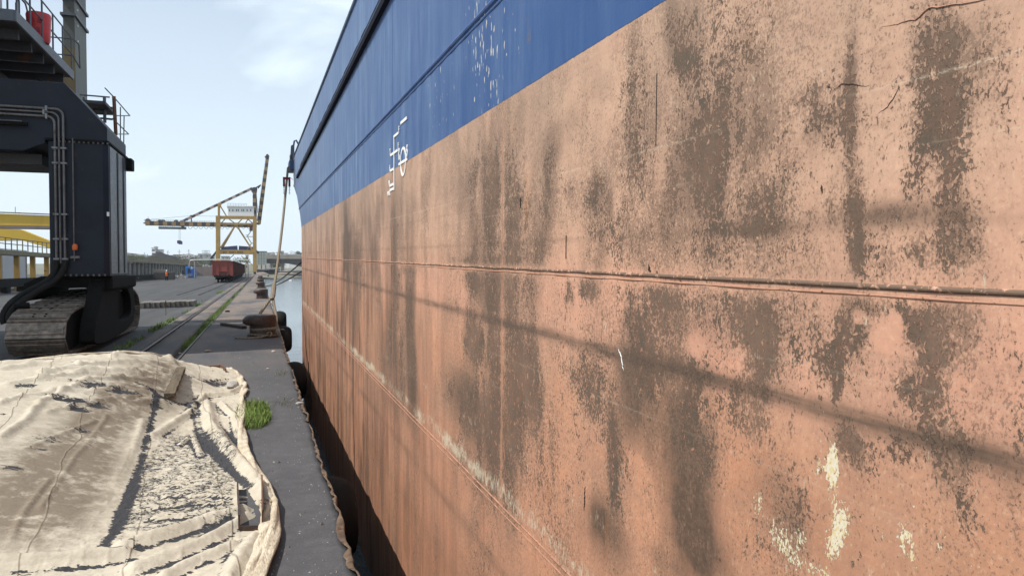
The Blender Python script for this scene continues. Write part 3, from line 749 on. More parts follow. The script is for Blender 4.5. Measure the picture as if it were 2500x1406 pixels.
DECK = 3.80
def y0(v):
    return np.interp(v, [-6, -3, 0.9, 1.4, 2.18, 2.71, 3.43, 3.8], [24.2, 24.9, 24.8, 25.6, 27.5, 29.6, 30.2, 30.4])
K = 0.05
BL = math.sqrt(5.5 / K)
def hx(u, v): return K * np.clip(u - y0(v), 0, None) ** 2
u1 = np.linspace(-36, 0.5, 46)[:-1]
u2 = np.geomspace(0.5, 24.0, 470)
t3 = np.linspace(0, 1, 70)[1:]
vv = np.unique(np.concatenate([np.linspace(-6, -3.6, 6), np.linspace(-3.6, -1.2, 96), np.linspace(-1.2, 0.96, 150), np.linspace(0.96, DECK, 80)]))
nu = len(u1) + len(u2) + len(t3)
U = np.zeros((len(vv), nu)); VV = np.repeat(vv[:, None], nu, 1)
U[:, :len(u1)] = u1; U[:, len(u1):len(u1) + len(u2)] = u2
U[:, len(u1) + len(u2):] = 24 + t3[None] * (y0(vv)[:, None] + BL - 24)
XX = hx(U, VV)
# plates between the frames are slightly dished
XX = XX + 0.0025 * np.sin(U * 2 * math.pi / 0.72) ** 2 * sstep(0, 2, U) * (0.5 + fbm(U * 0.7, VV * 0.9, 3))
# wear maps: places taken from a survey of the plating; each blob = centre, half width, half height, strength
def blobs(lst, grow=1.0):
    D = np.zeros_like(U)
    for x, y, rx, ry, s in lst:
        u, v = hull(x, y)
        ru = grow * u * rx / (x - 622); rv = grow * ry / (x - 622) * 1.533
        lu, lv = math.log(max(u, .01)), v
        dx = (np.log(np.clip(U, 0.05, None)) - lu) / (ru / u); dy = (VV - v) / rv
        w = s * np.exp(-(dx * dx + dy * dy) ** 1.15)
        D = np.where(U > 0.2, D + w * (1 - np.clip(D, -1, 1) * (0.6 if s > 0 else 0)), D)
    return D
PEEL = [(2330,140,95,95,.85),(2420,90,50,55,.6),(2430,180,60,70,.6),(2260,150,35,90,.5),(2290,300,50,60,.65),(2340,260,35,60,.75),(2450,250,25,40,.5),
 (2335,345,40,45,.6),(2255,330,40,50,.45),(2074,180,16,70,.75),(2074,300,17,110,.85),(2010,285,42,32,.75),(2035,330,32,40,.55),(2000,220,40,20,.4),(1850,335,60,45,.4),
 (1960,250,50,20,.35),(1660,120,30,60,.5),(1700,60,60,70,.35),(1760,90,50,90,.35),(1800,200,60,90,.35),(1640,60,13,70,.7),(1655,150,14,35,.6),(1690,175,30,40,.55),
 (1720,310,60,60,.5),(1700,420,60,90,.7),(1745,430,28,90,.65),(1770,330,60,60,.4),(1640,410,16,90,.7),(1622,540,13,60,.55),(1730,560,60,70,.55),(1690,620,55,45,.4),(1780,600,50,60,.3),
 (1545,240,18,160,.4),(1560,420,60,80,.15),(1530,580,60,26,.42),(1550,640,50,40,.3),
 (2085,470,30,55,.6),(2080,525,34,40,1.0),(2028,510,14,40,.8),(2330,475,48,55,.7),(2340,590,44,60,1.0),(2300,620,30,50,.5),(2240,610,28,32,.85),(2090,640,22,40,.9),(2085,600,38,30,.6),
 (2330,430,50,45,.6),(2235,440,36,50,.55),(2390,610,30,60,.4),(2160,620,60,60,.25),(1870,490,45,50,.5),(1850,560,60,20,.5),
 (1640,720,80,30,.65),(1720,770,110,60,.6),(1600,790,55,60,.55),(1542,775,13,60,.55),(1800,760,38,50,.6),(1860,800,60,70,.5),(2105,735,45,24,1.0),(2095,770,30,50,.5),(2200,755,60,26,.85),(2250,790,60,50,.75),
 (2345,755,60,40,.95),(2360,830,50,55,.75),(2300,800,50,55,.65),(2080,830,45,60,.5),(2055,790,34,45,.5),(2440,790,40,80,.15),
 (2185,783,17,19,-1.6),(2100,765,16,18,-.9),(2090,775,12,14,-1.0),(2030,850,22,60,-.5),(2160,830,40,30,-.6),(1700,840,22,28,-.8),(1820,860,24,24,-.9),
 (1600,900,75,70,.6),(1690,960,70,90,.6),(1830,900,65,90,.5),(1850,840,55,60,.5),(2030,880,36,60,.7),(2045,920,14,60,.9),(2000,870,20,60,.6),(2270,960,44,90,.75),(2300,880,30,80,.6),(2310,850,60,30,.6),(2210,950,30,50,.6),
 (2070,1075,34,30,.95),(2100,1115,55,45,.6),(2200,1100,40,30,.5),(2310,1070,60,30,.6),(2310,1130,55,60,.6),(2355,1200,20,90,.75),(2375,1290,20,60,.5),(2470,1240,30,90,.5),(2480,1040,40,60,.35),
 (1780,1010,50,90,.6),(1830,1030,40,40,.6),(1920,1180,50,110,.45),(1950,1250,40,60,.4),(1880,1330,80,60,.3),
 (1200,695,45,40,.9),(1165,680,30,26,.6),(1210,750,26,60,.8),(1175,640,60,14,.95),(1240,700,8,80,.5),(1290,720,10,60,.6),(1220,870,70,70,.75),(1160,840,26,40,.5),(1250,880,26,110,.7),(1300,960,26,80,.6),
 (1150,990,60,50,.8),(1190,1060,60,70,.85),(1225,1030,34,90,.7),(1140,1130,40,40,.5),(1330,1050,40,100,.4),(1260,1150,40,60,.45),(1220,1200,60,60,.4),
 (1190,380,40,50,.45),(1205,460,36,60,.6),(1150,430,30,50,.3),(1215,540,50,90,.55),(1185,590,30,50,.55),(1330,500,12,90,.6),(1325,590,16,50,.5),(1340,420,24,70,.35),(1385,455,22,30,.6),(1300,540,26,60,.35),(1280,470,50,80,.25),
 (1265,620,60,30,.35),(1475,480,10,50,.6),(1450,455,22,34,.55),(1400,500,70,50,.25),(1445,700,16,26,.9),(1388,705,10,32,.8),(1420,690,8,22,.7),(1500,540,16,30,.5),(1240,190,20,60,.2),
 (1150,820,16,50,.5),(1110,760,30,30,.4),(1640,1060,40,40,.4),(1720,1120,50,60,.5),(1500,1180,14,70,.6),(1500,1050,20,90,.6),(1440,980,50,70,.4),(1390,880,70,50,.3),(1360,760,40,60,.2),
 (1000,655,14,14,.8),(1000,760,10,110,.6),(960,720,9,120,.6),(870,650,12,80,.5),(1000,880,10,80,.6),(970,860,14,110,.6),(950,880,10,80,.5)]
SOFT = [(2150,525,190,28,.65),(1870,555,90,22,.5),(2330,520,60,20,.5),(2000,330,40,30,.3),(2075,260,16,170,.5),(2330,160,90,110,.35),(2340,590,50,70,.35),(2090,745,50,28,.3),(2340,760,70,36,.3),
 (1640,70,14,70,.6),(1650,140,16,40,.4),(1690,215,26,26,.3),(1700,430,70,130,.25),
 (1690,800,90,50,.35),(1540,780,14,60,.4),(1535,950,30,110,.55),(1600,930,70,60,.55),(1660,900,70,30,.6),(1560,900,60,40,.6),(1560,1020,36,90,.55),(1650,1050,60,90,.75),(1700,1080,50,90,.65),(1690,1240,66,120,.9),(1700,1340,80,70,.85),(1640,1390,70,40,.6),(1600,1150,40,70,.35),(1480,1300,60,70,.5),(1500,1130,16,90,.55),(1450,1260,50,60,.4),
 (1560,1215,34,80,-1.1),(1410,1160,30,60,-.5),(1605,920,9,50,-1.2),(1655,935,26,26,-1.0),(1710,1000,9,26,-1.1),
 (1200,700,40,60,.6),(1160,1000,60,70,.6),(1200,1070,50,80,.6),(1140,960,40,60,.35),(1250,870,40,110,.35),
 (1000,780,11,170,1.0),(958,740,10,190,.95),(1010,900,9,120,.8),(846,640,10,110,.95),(848,560,9,60,.6),(915,620,8,60,.5),(1190,740,20,60,.5),(872,640,12,80,.5),(866,760,10,120,.4),(935,860,9,120,.55),(968,850,7,120,.55),(990,960,12,60,.5),(905,640,10,120,.35),(800,640,8,70,.35),
 (1130,450,60,60,.22),(1230,300,80,60,.2),(1345,365,40,50,.3),(1390,300,26,40,.25),(1470,205,26,24,.3),(1600,260,50,80,.2),(1450,470,18,60,.3),(1490,500,7,45,.5),(1470,600,16,60,.3),
 (850,520,80,60,.2),(960,520,80,50,.22),(1300,730,16,60,.3),(2070,1080,46,40,.5),(2310,1130,60,60,.4),(2460,1180,70,40,.35),(1900,1220,90,90,.28),(2000,1350,160,60,.15)]
CHIP = [(2030,1150,22,60,1.5),(2000,1135,16,26,.9),(2035,1110,18,40,.9),(2045,1290,32,70,1.3),(2020,1340,30,40,.9),(2060,1260,20,40,.9),(2205,1310,26,45,1.15),(2230,1350,22,40,.9),(2160,1310,14,20,.7),
 (1850,1220,14,34,.8),(1920,1340,60,40,.8),(1960,1310,30,26,.8),(1880,1260,40,50,.45),(2010,1400,40,20,.9),(2225,1235,14,14,.9),(2300,1330,40,30,.55),(2370,1380,50,26,.6),(2360,1200,22,90,.35),(1830,1250,26,60,.35),(1960,1385,40,26,.7),(1910,1300,60,40,.4),
 (2000,1075,12,12,.6),(2200,1145,10,18,.6)]
SPL = [(1180,70,40,80,1.0),(1210,190,40,80,.8),(1180,150,34,60,1.0),(1190,250,50,40,.5),(1250,60,30,60,.7),(1060,240,30,50,.35),(1120,120,50,60,.35),(1160,20,30,30,.7),(1100,200,40,60,.25),(1075,290,40,60,.3)]
ATT = {'peel': np.clip(blobs(PEEL, 1.25) * 1.05, -1.5, 1.08), 'soft': np.clip(blobs(SOFT, 1.12) * 1.2, 0, 1.25), 'chip': blobs(CHIP), 'splash': np.clip(blobs(SPL), 0, 1)}
# away from the surveyed stretch (aft of the camera) the wear simply carries on
aft = sstep(1.1, 0.6, U)
ATT['peel'] = ATT['peel'] * (1 - aft) + aft * sstep(0.5, 0.65, fbm(U * 1.5 + 9, VV * 0.8, 4))
# the peeled clusters string out into ragged vertical runs, with clean holes left between
rag = fbm(U * 7.0, VV * 2.2 + 4, 4)
ATT['peel'] = ATT['peel'] * (0.62 + 0.75 * sstep(0.32, 0.62, rag)) + 0.34 * sstep(0.50, 0.70, fbm(U * 2.6 + 3, VV * 0.8, 4))
seamc = 1 - np.exp(-((U - 4.352) / 0.045) ** 2)
ATT['peel'] = ATT['peel'] * (0.25 + 0.75 * seamc); ATT['soft'] = ATT['soft'] * (0.4 + 0.6 * seamc)
weldc = 1 - np.exp(-((VV + 0.078) / 0.035) ** 2); ATT['peel'] = ATT['peel'] * weldc
ATT['soft'] = ATT['soft'] * (0.65 + 0.7 * sstep(0.3, 0.65, fbm(U * 5 + 1, VV * 1.4, 4)))
grid_obj('hull', XX, U, VV, M['hull'], ship, ATT, flip=False)
# far side, deck and transom close the body
ub = np.concatenate([np.linspace(-36, 24, 12), np.linspace(24, 40.8, 40)])
Ub, Vb = np.meshgrid(ub, np.linspace(-6, DECK, 12)); Xb = 11.2 - np.clip(hx(Ub, Vb), 0, 5.6)
grid_obj('far_side', Xb, Ub, Vb, M['blue'], ship)
du = np.concatenate([np.linspace(-36, 29, 10), np.linspace(30, 40.4, 24)])
MB()._add([(float(hx(u, DECK)) + 0.02, u, DECK - 1.0) for u in du] + [(11.18 - float(hx(u, DECK)), u, DECK - 1.0) for u in du],
          [(i, i + 1, len(du) + i + 1, len(du) + i) for i in range(len(du) - 1)]).build('deck', M['rust'], ship)
MB()._add([(0, -36, -6), (11.2, -36, -6), (11.2, -36, DECK), (0, -36, DECK)], [(0, 1, 2, 3)]).build('transom', M['blue'], ship)
def along(v0, v1, ua, ub_, n, x=0.0): 
    us = np.linspace(ua, ub_, n); return [(float(hx(u, v0)) + x, u, v0 + (v1 - v0) * (u - ua) / (ub_ - ua)) for u in us]
def wobble(pts, a, f=2.0):
    return [(p[0], p[1], p[2] + a * (float(fbm(np.array([p[1] * f]), np.array([3.1]), 4)[0]) - 0.5) * 2) for p in pts]
us = np.geomspace(0.6, 25.2, 400)
MB().tube(wobble([(float(hx(u, -.068)) + 0.003, u, -0.068) for u in us if not 13.0 < u < 13.8], 0.002, 2.2), 0.008, 10).build('weld_seam', M['seam'], ship, True)
MB().tube(wobble([(float(hx(u, -.07)) + 0.002, u, -0.090) for u in us], 0.003, 2.6), 0.004, 6).build('weld_seam', M['seam_red'], ship, True)
MB().tube(wobble([(float(hx(u, -1.56)) + 0.002, u, -1.56) for u in us], 0.003, 6), 0.0065, 6).build('weld_seam', M['seam_red'], ship, True)
MB().tube(wobble([(float(hx(u, -1.56)) + 0.002, u, -1.60) for u in us], 0.003, 9), 0.0045, 6).build('weld_seam', M['seam_red'], ship, True)
for u in (4.352, 8.2, 14.5, 19.0):
    MB().tube([(0.003, u + 0.003 * math.sin(z * 5), z) for z in np.linspace(-4, 0.95, 40)], 0.0052, 6).build('weld_seam', M['seam_red'], ship, True)
    MB().tube([(0.003, u + 0.003 * math.sin(z * 5), z) for z in np.linspace(0.96, 2.8, 16)], 0.005, 6).build('weld_seam', M['blue'], ship, True)
MB().tube(along(1.626, 1.628, 0.8, 26.6, 120), 0.017, 8).build('stringer_weld', M['blue'], ship, True)
MB().tube(along(1.585, 1.587, 0.8, 26.6, 120, 0.004), 0.011, 8).build('stringer_weld', M['blue'], ship, True)
lo = along(2.99, 2.784, 0.5, 27.1, 60); up_ = along(3.10, 2.95, 0.5, 25.4, 60)
st = MB()
for i in range(len(lo) - 1): st.bar((lo[i][0] - 0.02, lo[i][1], lo[i][2] - 0.03), (lo[i + 1][0] - 0.02, lo[i + 1][1], lo[i + 1][2] - 0.03), 0.075, 0.085)
st.build('rubbing_strake', M['strake'], ship)
MB().tube([(p[0] - 0.035, p[1], p[2] + 0.035) for p in lo], 0.022, 8).build('rubbing_strake', M['blue_grey'], ship, True)
st = MB()
for i in range(len(up_) - 1): st.bar((up_[i][0] - 0.003, up_[i][1], up_[i][2] - 0.01), (up_[i + 1][0] - 0.003, up_[i + 1][1], up_[i + 1][2] - 0.01), 0.03, 0.055 + 0.03 * math.sin(i * 1.3) ** 2)
st.build('rubbing_strake', M['strake'], ship)
MB().tube([(p[0], p[1], p[2]) for p in along(DECK, DECK, -20, 30.4, 90)], 0.035, 8).build('bulwark_rail', M['blue_grey'], ship, True)
# recessed vertical score and small handling lugs on the plating
for (x, y0_, y1_) in ((1604, 180, 355), (1382, 575, 632), (1270, 482, 508)):
    ua, va = hull(x, y0_); ub2, vb2 = hull(x, y1_); MB().bar((0.0, ua, va), (0.0, ua, vb2), 0.003, 0.004, (0, 1, 0)).build('score_line', M['navy'], ship)

def cracks(pts, r, mat, name='crack'):
    q = [hull(*a) for a in pts]; q = resample([(0.0, u, v) for u, v in q], 26)
    q = [(0.0, c[1] + (fbm(np.array([i * .7]), np.array([c[1] * 9]), 3)[0] - .5) * r * 5, c[2] + (fbm(np.array([i * .6 + 9]), np.array([c[2] * 9]), 3)[0] - .5) * r * 5) for i, c in enumerate(q)]
    MB().tube(q, [r * (0.25 + 0.9 * math.sin(math.pi * min(1, (i + .5) / 26))) for i in range(26)], 5).build(name, mat, ship, True)
for pts, r in (([(2035, 222), (2056, 205), (2090, 206), (2110, 212), (2122, 209)], .0011), ([(2196, 212), (2182, 240), (2166, 262), (2144, 279)], .0012), ([(2018, 210), (2030, 214)], .0007)): cracks(pts, r, M['rust_dark'])
cracks([(2152, 68), (2190, 60), (2240, 46), (2270, 20), (2320, 12), (2380, 4), (2440, -10)], .0016, M['seam_red'], 'plate_crease')
cracks([(1509, 852), (1517, 870), (1522, 905)], .0022, M['mark_white'], 'scratch')
cracks([(1428, 1188), (1427, 1215), (1426, 1245)], .0028, M['rust_dark'], 'slot_mark')
cracks([(1584, 648), (1587, 664)], .004, M['rust_dark'], 'slot_mark'); cracks([(2006, 452), (2006, 470)], .002, M['rust_dark'], 'slot_mark'); cracks([(1272, 482), (1271, 508)], .004, M['rust_dark'], 'slot_mark')
# load line mark welded on in strips, painted white
mk = MB()
def mpt(cx, cy): return hull(900 + cx / 6.394, 270 + cy / 6.394)
def mbar(a, b, w):
    (u0, v0), (u1_, v1_) = mpt(*a), mpt(*b); mk.bar((-0.003, u0, v0), (-0.003, u1_, v1_), 0.008, w, (0, 0, 1) if abs(u0 - u1_) > abs(v0 - v1_) else (0, 1, 0))
ud, vd = mpt(543, 800)
um, vt = mpt(400, 400); _, vb_ = mpt(395, 1250)
mk.bar((-0.003, um, vt), (-0.003, um, vb_), 0.008, 0.026, (0, 1, 0))
_, vtop = mpt(553, 160)
mk.bar((-0.003, mpt(505, 200)[0], vtop), (-0.003, mpt(602, 120)[0], vtop), 0.008, 0.03)
for (a, b, yv) in (((395, 400), (468, 365), None), ((345, 710), (460, 612), None), ((340, 950), (395, 905), None), ((333, 1178), (395, 1145), None), ((335, 1250), (395, 1215), None)):
    vm = (mpt(*a)[1] + mpt(*b)[1]) / 2
    mk.bar((-0.0025, mpt(*a)[0], vm), (-0.0025, mpt(*b)[0], vm), 0.008, 0.027)
mk.bar((-0.0025, mpt(474, 850)[0], vd), (-0.0025, mpt(607, 770)[0], vd), 0.008, 0.027)
Rd = 0.1365
for i in range(48):
    a, b = 2 * math.pi * i / 48, 2 * math.pi * (i + 1.02) / 48
    mk.bar((-0.003, ud + Rd * math.cos(a), vd + Rd * math.sin(a)), (-0.003, ud + Rd * math.cos(b), vd + Rd * math.sin(b)), 0.027, 0.008, (1, 0, 0))
for ch, c, sz in (('F', (480, 305), .10), ('F', (470, 550), .085), ('T', (343, 655), .10), ('S', (335, 905), .09), ('W', (330, 1140), .09), ('WNA', (318, 1300), .075), ('R', (480, 690), .17), ('S', (606, 645), .17)):
    uu, v2 = mpt(*c); letter(mk, ch, uu, v2, sz, 0.004, {'WNA': .8, 'R': .55, 'S': .55}.get(ch, .9))
mk.build('load_line_mark', M['mark_white'], ship)

# bow fairlead: roller housing on the bulwark with a hooped guard
bx = float(hx(30.2, 3.5))
f = MB(); f.prism([(30.0, 3.32), (31.2, 3.32), (31.2, 3.72), (30.0, 3.72)], 'x', -0.16, 0.3)
f.build('fairlead_housing', M['blue_grey'], ship, bevel=0.03)
f = MB(); f.rings([(3.74, 0, .10, .13), (3.95, 0, .10, .13), (4.0, 0, .07, .1), (4.3, 0.02, .07, .1), (4.36, .02, .05, .08)], 12, (-0.02, 30.6, 0)); f.build('roller_post', M['navy'], ship, True)
hoop = [(0.02, 30.4, 3.75), (0.02, 30.3, 4.3), (0.05, 30.3, 4.48), (0.12, 30.3, 4.52), (0.2, 30.3, 4.38), (0.24, 30.3, 4.2), (0.24, 30.3, 3.7)]
MB().tube(hoop, 0.035, 8).build('roller_hoop', M['blue'], ship, True)

# ------------------------------------------------------------------ near things on the quay
# tarpaulin over a heap of coal: control heights, smooth interpolation, then folds
TR = np.array([(3.4, -0.06), (4.79, 0.0), (5.56, .07), (6.35, .11), (7.15, 0.02), (8.38, -.16), (10.31, -.25), (12.41, -.24), (13.6, -.38), (14.5, -.52), (15.2, -.60)])
CP = np.array([
 (-.62, 15.0, .01), (-1.07, 14.9, .03), (-1.35, 14.2, .24), (-1.7, 13.5, .47), (-2.05, 13.0, .57), (-2.6, 12.5, .585), (-3.4, 11.6, .60), (-4.5, 11.0, .60), (-6, 11, .60), (-9, 11, .60),
 (-1.5, 15.2, .01), (-2.1, 14.6, .03), (-3, 14.0, .03), (-4.5, 13.2, .03), (-6, 13, .03), (-9, 13, .03), (-2, 16, .01), (-9, 16, .01),
 (-1.02, 5.0, .015), (-1.02, 5.6, .015), (-1.05, 6.6, .015), (-1.02, 7.7, .015), (-.92, 9.0, .02), (-.86, 10.2, .03), (-.9, 11.4, .04), (-.75, 12.8, .03),
 (-.1, 5, .015), (-.4, 6.5, .015), (-.4, 8, .02), (-.45, 10, .03), (-.5, 12, .02), (0.1, 7, .01), (.2, 10, .01), (.2, 13, .01),
 (-1.35, 5.0, .04), (-1.9, 4.6, .05), (-3, 4.4, .06), (-5, 4.4, .08), (-9, 4.4, .1), (-1, 3.5, .01), (-4, 3.4, .01), (-9, 3.4, .01),
 (-1.5, 6.2, .12), (-1.45, 7.5, .17), (-1.35, 9.0, .20), (-1.3, 10.5, .28), (-1.3, 12, .33), (-2.0, 6.5, .27), (-2.1, 8.3, .40), (-2.0, 10.2, .48), (-2.0, 11.8, .52),
 (-3.2, 6.2, .36), (-3.2, 8.2, .55), (-3.2, 10, .60), (-5, 6.5, .45), (-5, 9, .58), (-9, 6.5, .45), (-9, 9, .6)])
def tps(P, Q):
    def ker(r2): return np.where(r2 > 0, 0.5 * r2 * np.log(np.maximum(r2, 1e-12)), 0)
    n = len(P); A = np.zeros((n + 3, n + 3)); d = ((P[:, None, :2] - P[None, :, :2]) ** 2).sum(-1)
    A[:n, :n] = ker(d) + np.eye(n) * 0.02; A[:n, n] = 1; A[:n, n + 1:] = P[:, :2]; A[n:, :n] = A[:n, n:].T
    w = np.linalg.solve(A, np.r_[P[:, 2], 0, 0, 0]); out = np.zeros(len(Q))
    for k in range(0, len(Q), 20000):
        q = Q[k:k + 20000]; out[k:k + 20000] = ker(((q[:, None] - P[None, :, :2]) ** 2).sum(-1)) @ w[:n] + w[n] + q @ w[n + 1:]
    return out
ty = np.geomspace(3.4, 15.2, 460)
ts = np.concatenate([np.linspace(0, 2.4, 330), np.geomspace(2.41, 8.5, 110)])
rightx = np.interp(ty, TR[:, 0], TR[:, 1]) + 0.03 * (fbm(ty * 2, ty * 0 + 1, 3) - 0.5)
TX = rightx[:, None] - ts[None]; TY = np.repeat(ty[:, None], len(ts), 1)
cg = np.linspace(-9.3, 0.3, 120), np.linspace(3.3, 15.4, 120)
CXg, CYg = np.meshgrid(*cg); CZ = tps(CP, np.stack([CXg.ravel(), CYg.ravel()], 1)).reshape(CXg.shape)
def bil(x, y):
    fx = np.clip((x + 9.3) / 9.6 * 119, 0, 118.999); fy = np.clip((y - 3.3) / 12.1 * 119, 0, 118.999)
    i, j = fx.astype(int), fy.astype(int); a, b = fx - i, fy - j
    return (CZ[j, i] * (1 - a) + CZ[j, i + 1] * a) * (1 - b) + (CZ[j + 1, i] * (1 - a) + CZ[j + 1, i + 1] * a) * b
def base_z(x, y): return np.maximum(bil(x, y), 0.012)
TZ0 = base_z(TX, TY)
flat = 1 - sstep(0.03, 0.14, TZ0)                           # where the cloth lies on the ground
# long draped folds: polylines in plan, half width and height
def poly_dist(pts):
    D = np.full(TX.shape, 9.0); P = np.array(pts, float)
    for a, b in zip(P[:-1], P[1:]):
        d = b - a; t = np.clip(((TX - a[0]) * d[0] + (TY - a[1]) * d[1]) / (d @ d), 0, 1)
        D = np.minimum(D, np.hypot(TX - a[0] - t * d[0], (TY - a[1] - t * d[1]) * 0.8))
    return D
def gp(*pts): return [tuple(gnd(x, y, 0.03)[:2]) for x, y in pts]
FOLD = [(gp((505, 985), (515, 1040), (560, 1100), (615, 1160), (655, 1225)), .075, .085), (gp((540, 985), (575, 1020), (585, 1075)), .045, .06), (gp((470, 1000), (500, 970), (560, 960), (590, 945)), .05, .06),
 (gp((590, 1250), (500, 1275), (400, 1305), (300, 1335)), .07, .075), (gp((600, 1262), (520, 1310), (430, 1352), (330, 1385)), .06, .06), (gp((570, 1330), (480, 1365), (400, 1406)), .05, .05),
 (gp((620, 1315), (585, 1360), (560, 1420)), .06, .06), (gp((545, 1240), (450, 1258), (380, 1262)), .03, .035), (gp((300, 1350), (140, 1378), (0, 1392)), .07, .07),
 (gp((370, 1080), (430, 1040), (470, 1008)), .05, .055), (gp((600, 1215), (500, 1208), (400, 1212)), .022, .025), (gp((600, 1225), (480, 1228), (380, 1238)), .02, .022),
 (gp((440, 1085), (470, 1060), (490, 1110)), .03, .03), (gp((530, 960), (470, 975), (430, 1000)), .03, .03), (gp((450, 938), (520, 935), (575, 925)), .02, .025), (gp((440, 950), (520, 950), (590, 950)), .02, .02)]
def on_tarp(x, y, lift=0.0):
    """where the line of sight meets the canvas"""
    d = ray(x, y)
    for t in np.linspace(3, 22, 4000):
        q = _C + d * t
        if q[2] <= max(float(base_z(np.array([q[0]]), np.array([q[1]]))[0]), .012) + lift: return q
    return gnd(x, y)
def tp(*pts): return [tuple(on_tarp(x, y)[:2]) for x, y in pts]
SF = [(((0, 1070), (60, 1030), (100, 985), (190, 940)), .035, .035), (((110, 912), (250, 888), (335, 884)), .05, .045), (((190, 938), (300, 926), (390, 932), (425, 942)), .04, .04), (((230, 956), (330, 950), (405, 962)), .035, .03),
      (((140, 904), (260, 906), (380, 917)), .045, .045), (((280, 872), (370, 866), (425, 890)), .05, .05), (((20, 940), (120, 925), (200, 915)), .04, .04), (((0, 905), (90, 893), (170, 890)), .05, .045), (((120, 1010), (230, 985), (330, 975)), .03, .028),
      (((250, 975), (330, 985), (400, 990)), .03, .03), (((0, 985), (60, 968), (130, 960)), .03, .03), (((60, 1100), (150, 1060), (230, 1030)), .025, .018), (((100, 1240), (180, 1120), (260, 1020)), .02, .012), (((20, 1330), (60, 1250), (120, 1170)), .018, .012), (((300, 1170), (330, 1090), (352, 1030)), .035, .03), (((230, 1290), (280, 1190), (320, 1100)), .03, .022)]
FZ = np.zeros_like(TX); VAL = np.zeros_like(TX)
for pts, w, h in FOLD:
    D = poly_dist(pts); n_ = 0.75 + 0.5 * fbm(TX * 5, TY * 5, 3)
    FZ = np.maximum(FZ, h * n_ * np.exp(-(D / w) ** 2)); VAL = np.maximum(VAL, np.exp(-((D - 1.55 * w) / (0.40 * w)) ** 2))
SFZ = np.zeros_like(TX)
for pts, w, h in SF:
    D = poly_dist(tp(*pts)); n_ = 0.65 + 0.7 * fbm(TX * 1.3 + w * 90, TY * 1.3, 2)
    SFZ = np.maximum(SFZ, h * n_ * np.exp(-(D / (w * (0.7 + 0.6 * n_))) ** 2))
# drawn-in wrinkles on the flank: fan out from the crest, plus crumples
ang = np.arctan2(TY - 16.5, TX + 0.2)
w1 = fbm(ang * 26 + 3, np.hypot(TX, TY) * 0.35, 4); w1 = 1 - np.abs(w1 - 0.5) * 2
w2 = fbm(TX * 0.42 + TY * 0.10, TY * 4.6 - TX * 0.9, 4); w2 = 1 - np.abs(w2 - 0.5) * 2
w3 = fbm(TX * 9, TY * 9, 4); w3 = 1 - np.abs(w3 - 0.5) * 2
slope = 1 - flat
w4 = fbm(TX * 0.36 + TY * 0.08, TY * 1.9 - TX * 0.45 + 7, 3, 0.5); w4 = 1 - np.abs(w4 - 0.5) * 2
w5 = fbm(TX * 0.9 + TY * 0.75, TY * 0.35 - TX * 0.5 + 3, 3, 0.5); w5 = 1 - np.abs(w5 - 0.5) * 2
far_ = sstep(7.5, 10.5, TY)
WR = slope * (0.022 * sstep(0.86, 1, w2) * (0.15 + 0.9 * far_) + 0.045 * sstep(0.84, 1, w4) * (0.10 + 0.9 * far_)) + SFZ * slope + 0.005 * sstep(0.72, 1, w3) * flat + 0.02 * (fbm(TX * 1.7, TY * 1.7, 3) - 0.5) * slope
crum = flat * sstep(-1.15, -0.95, TX) * sstep(5.2, 6.4, TY) * (1 - sstep(8.6, 9.6, TY)) * (1 - sstep(-0.30, -0.16, TX))
WR = WR + crum * 0.008 * sstep(0.55, 1, 1 - np.abs(fbm(TX * 14 + 3, TY * 11, 3) - 0.5) * 2)
TZ = TZ0 + FZ * (0.35 + 0.65 * flat) + WR
TZ = np.where(TX > rightx[:, None] - 0.001, 0.004, TZ)
# dust: settled where the cloth dips below its surroundings, in the foot of the heap and on the flat patch
def blur(a, k):
    for ax in (0, 1):
        p = np.pad(a, [(k, k) if i == ax else (0, 0) for i in (0, 1)], mode='edge'); c = np.cumsum(p, ax)
        c = np.concatenate([np.zeros_like(np.take(c, [0], ax)), c], ax); n_ = a.shape[ax]
        a = (np.take(c, np.arange(2 * k + 1, 2 * k + 1 + n_), ax) - np.take(c, np.arange(n_), ax)) / (2 * k + 1)
    return a
dip = blur(TZ, 9) - TZ
foot = poly_dist(gp((385, 1010), (362, 1080), (345, 1130), (325, 1185), (300, 1240), (285, 1290), (240, 1340)))
foot2 = poly_dist(gp((345, 998), (400, 1012), (455, 1003), (470, 995))); foot3 = poly_dist(gp((470, 1010), (478, 1050), (505, 1090), (560, 1145), (620, 1195)))
DUST = 0.12 + 11.0 * np.clip(dip, 0, 0.05) + 0.60 * np.exp(-(foot / 0.05) ** 2) * (0.55 + 0.6 * fbm(TX * 3 + 2, TY * 1.6, 3)) + 0.60 * np.exp(-(foot2 / 0.10) ** 2) + 0.42 * np.exp(-(foot3 / 0.035) ** 2)
DUST += 0.26 * crum + 0.26 * VAL * flat + 0.10 * flat
for a, b, rx, ry, s in ((180, 955, 90, 6, .55), (250, 935, 130, 5, .5), (190, 1005, 45, 5, .55), (110, 1090, 60, 8, .5), (80, 1120, 60, 6, .45), (30, 1180, 40, 10, .5), (60, 930, 40, 4, .5), (200, 1075, 40, 6, .45), (420, 935, 40, 10, .3), (510, 940, 60, 14, .3), (0, 990, 20, 4, .4)):
    c = gnd(a, b, 0.0); zc = float(base_z(np.array([c[0] * .8]), np.array([c[1] * .8]))[0]); c = gnd(a, b, zc); e_ = gnd(a + rx, b, zc); f_ = gnd(a, b - ry, zc)
    DUST += s * np.exp(-(((TX - c[0]) / abs(e_[0] - c[0])) ** 2 + ((TY - c[1]) / abs(f_[1] - c[1])) ** 2))
fz_core = poly_dist(gp((610, 1200), (612, 1300)))
DIRT = np.zeros_like(TX)
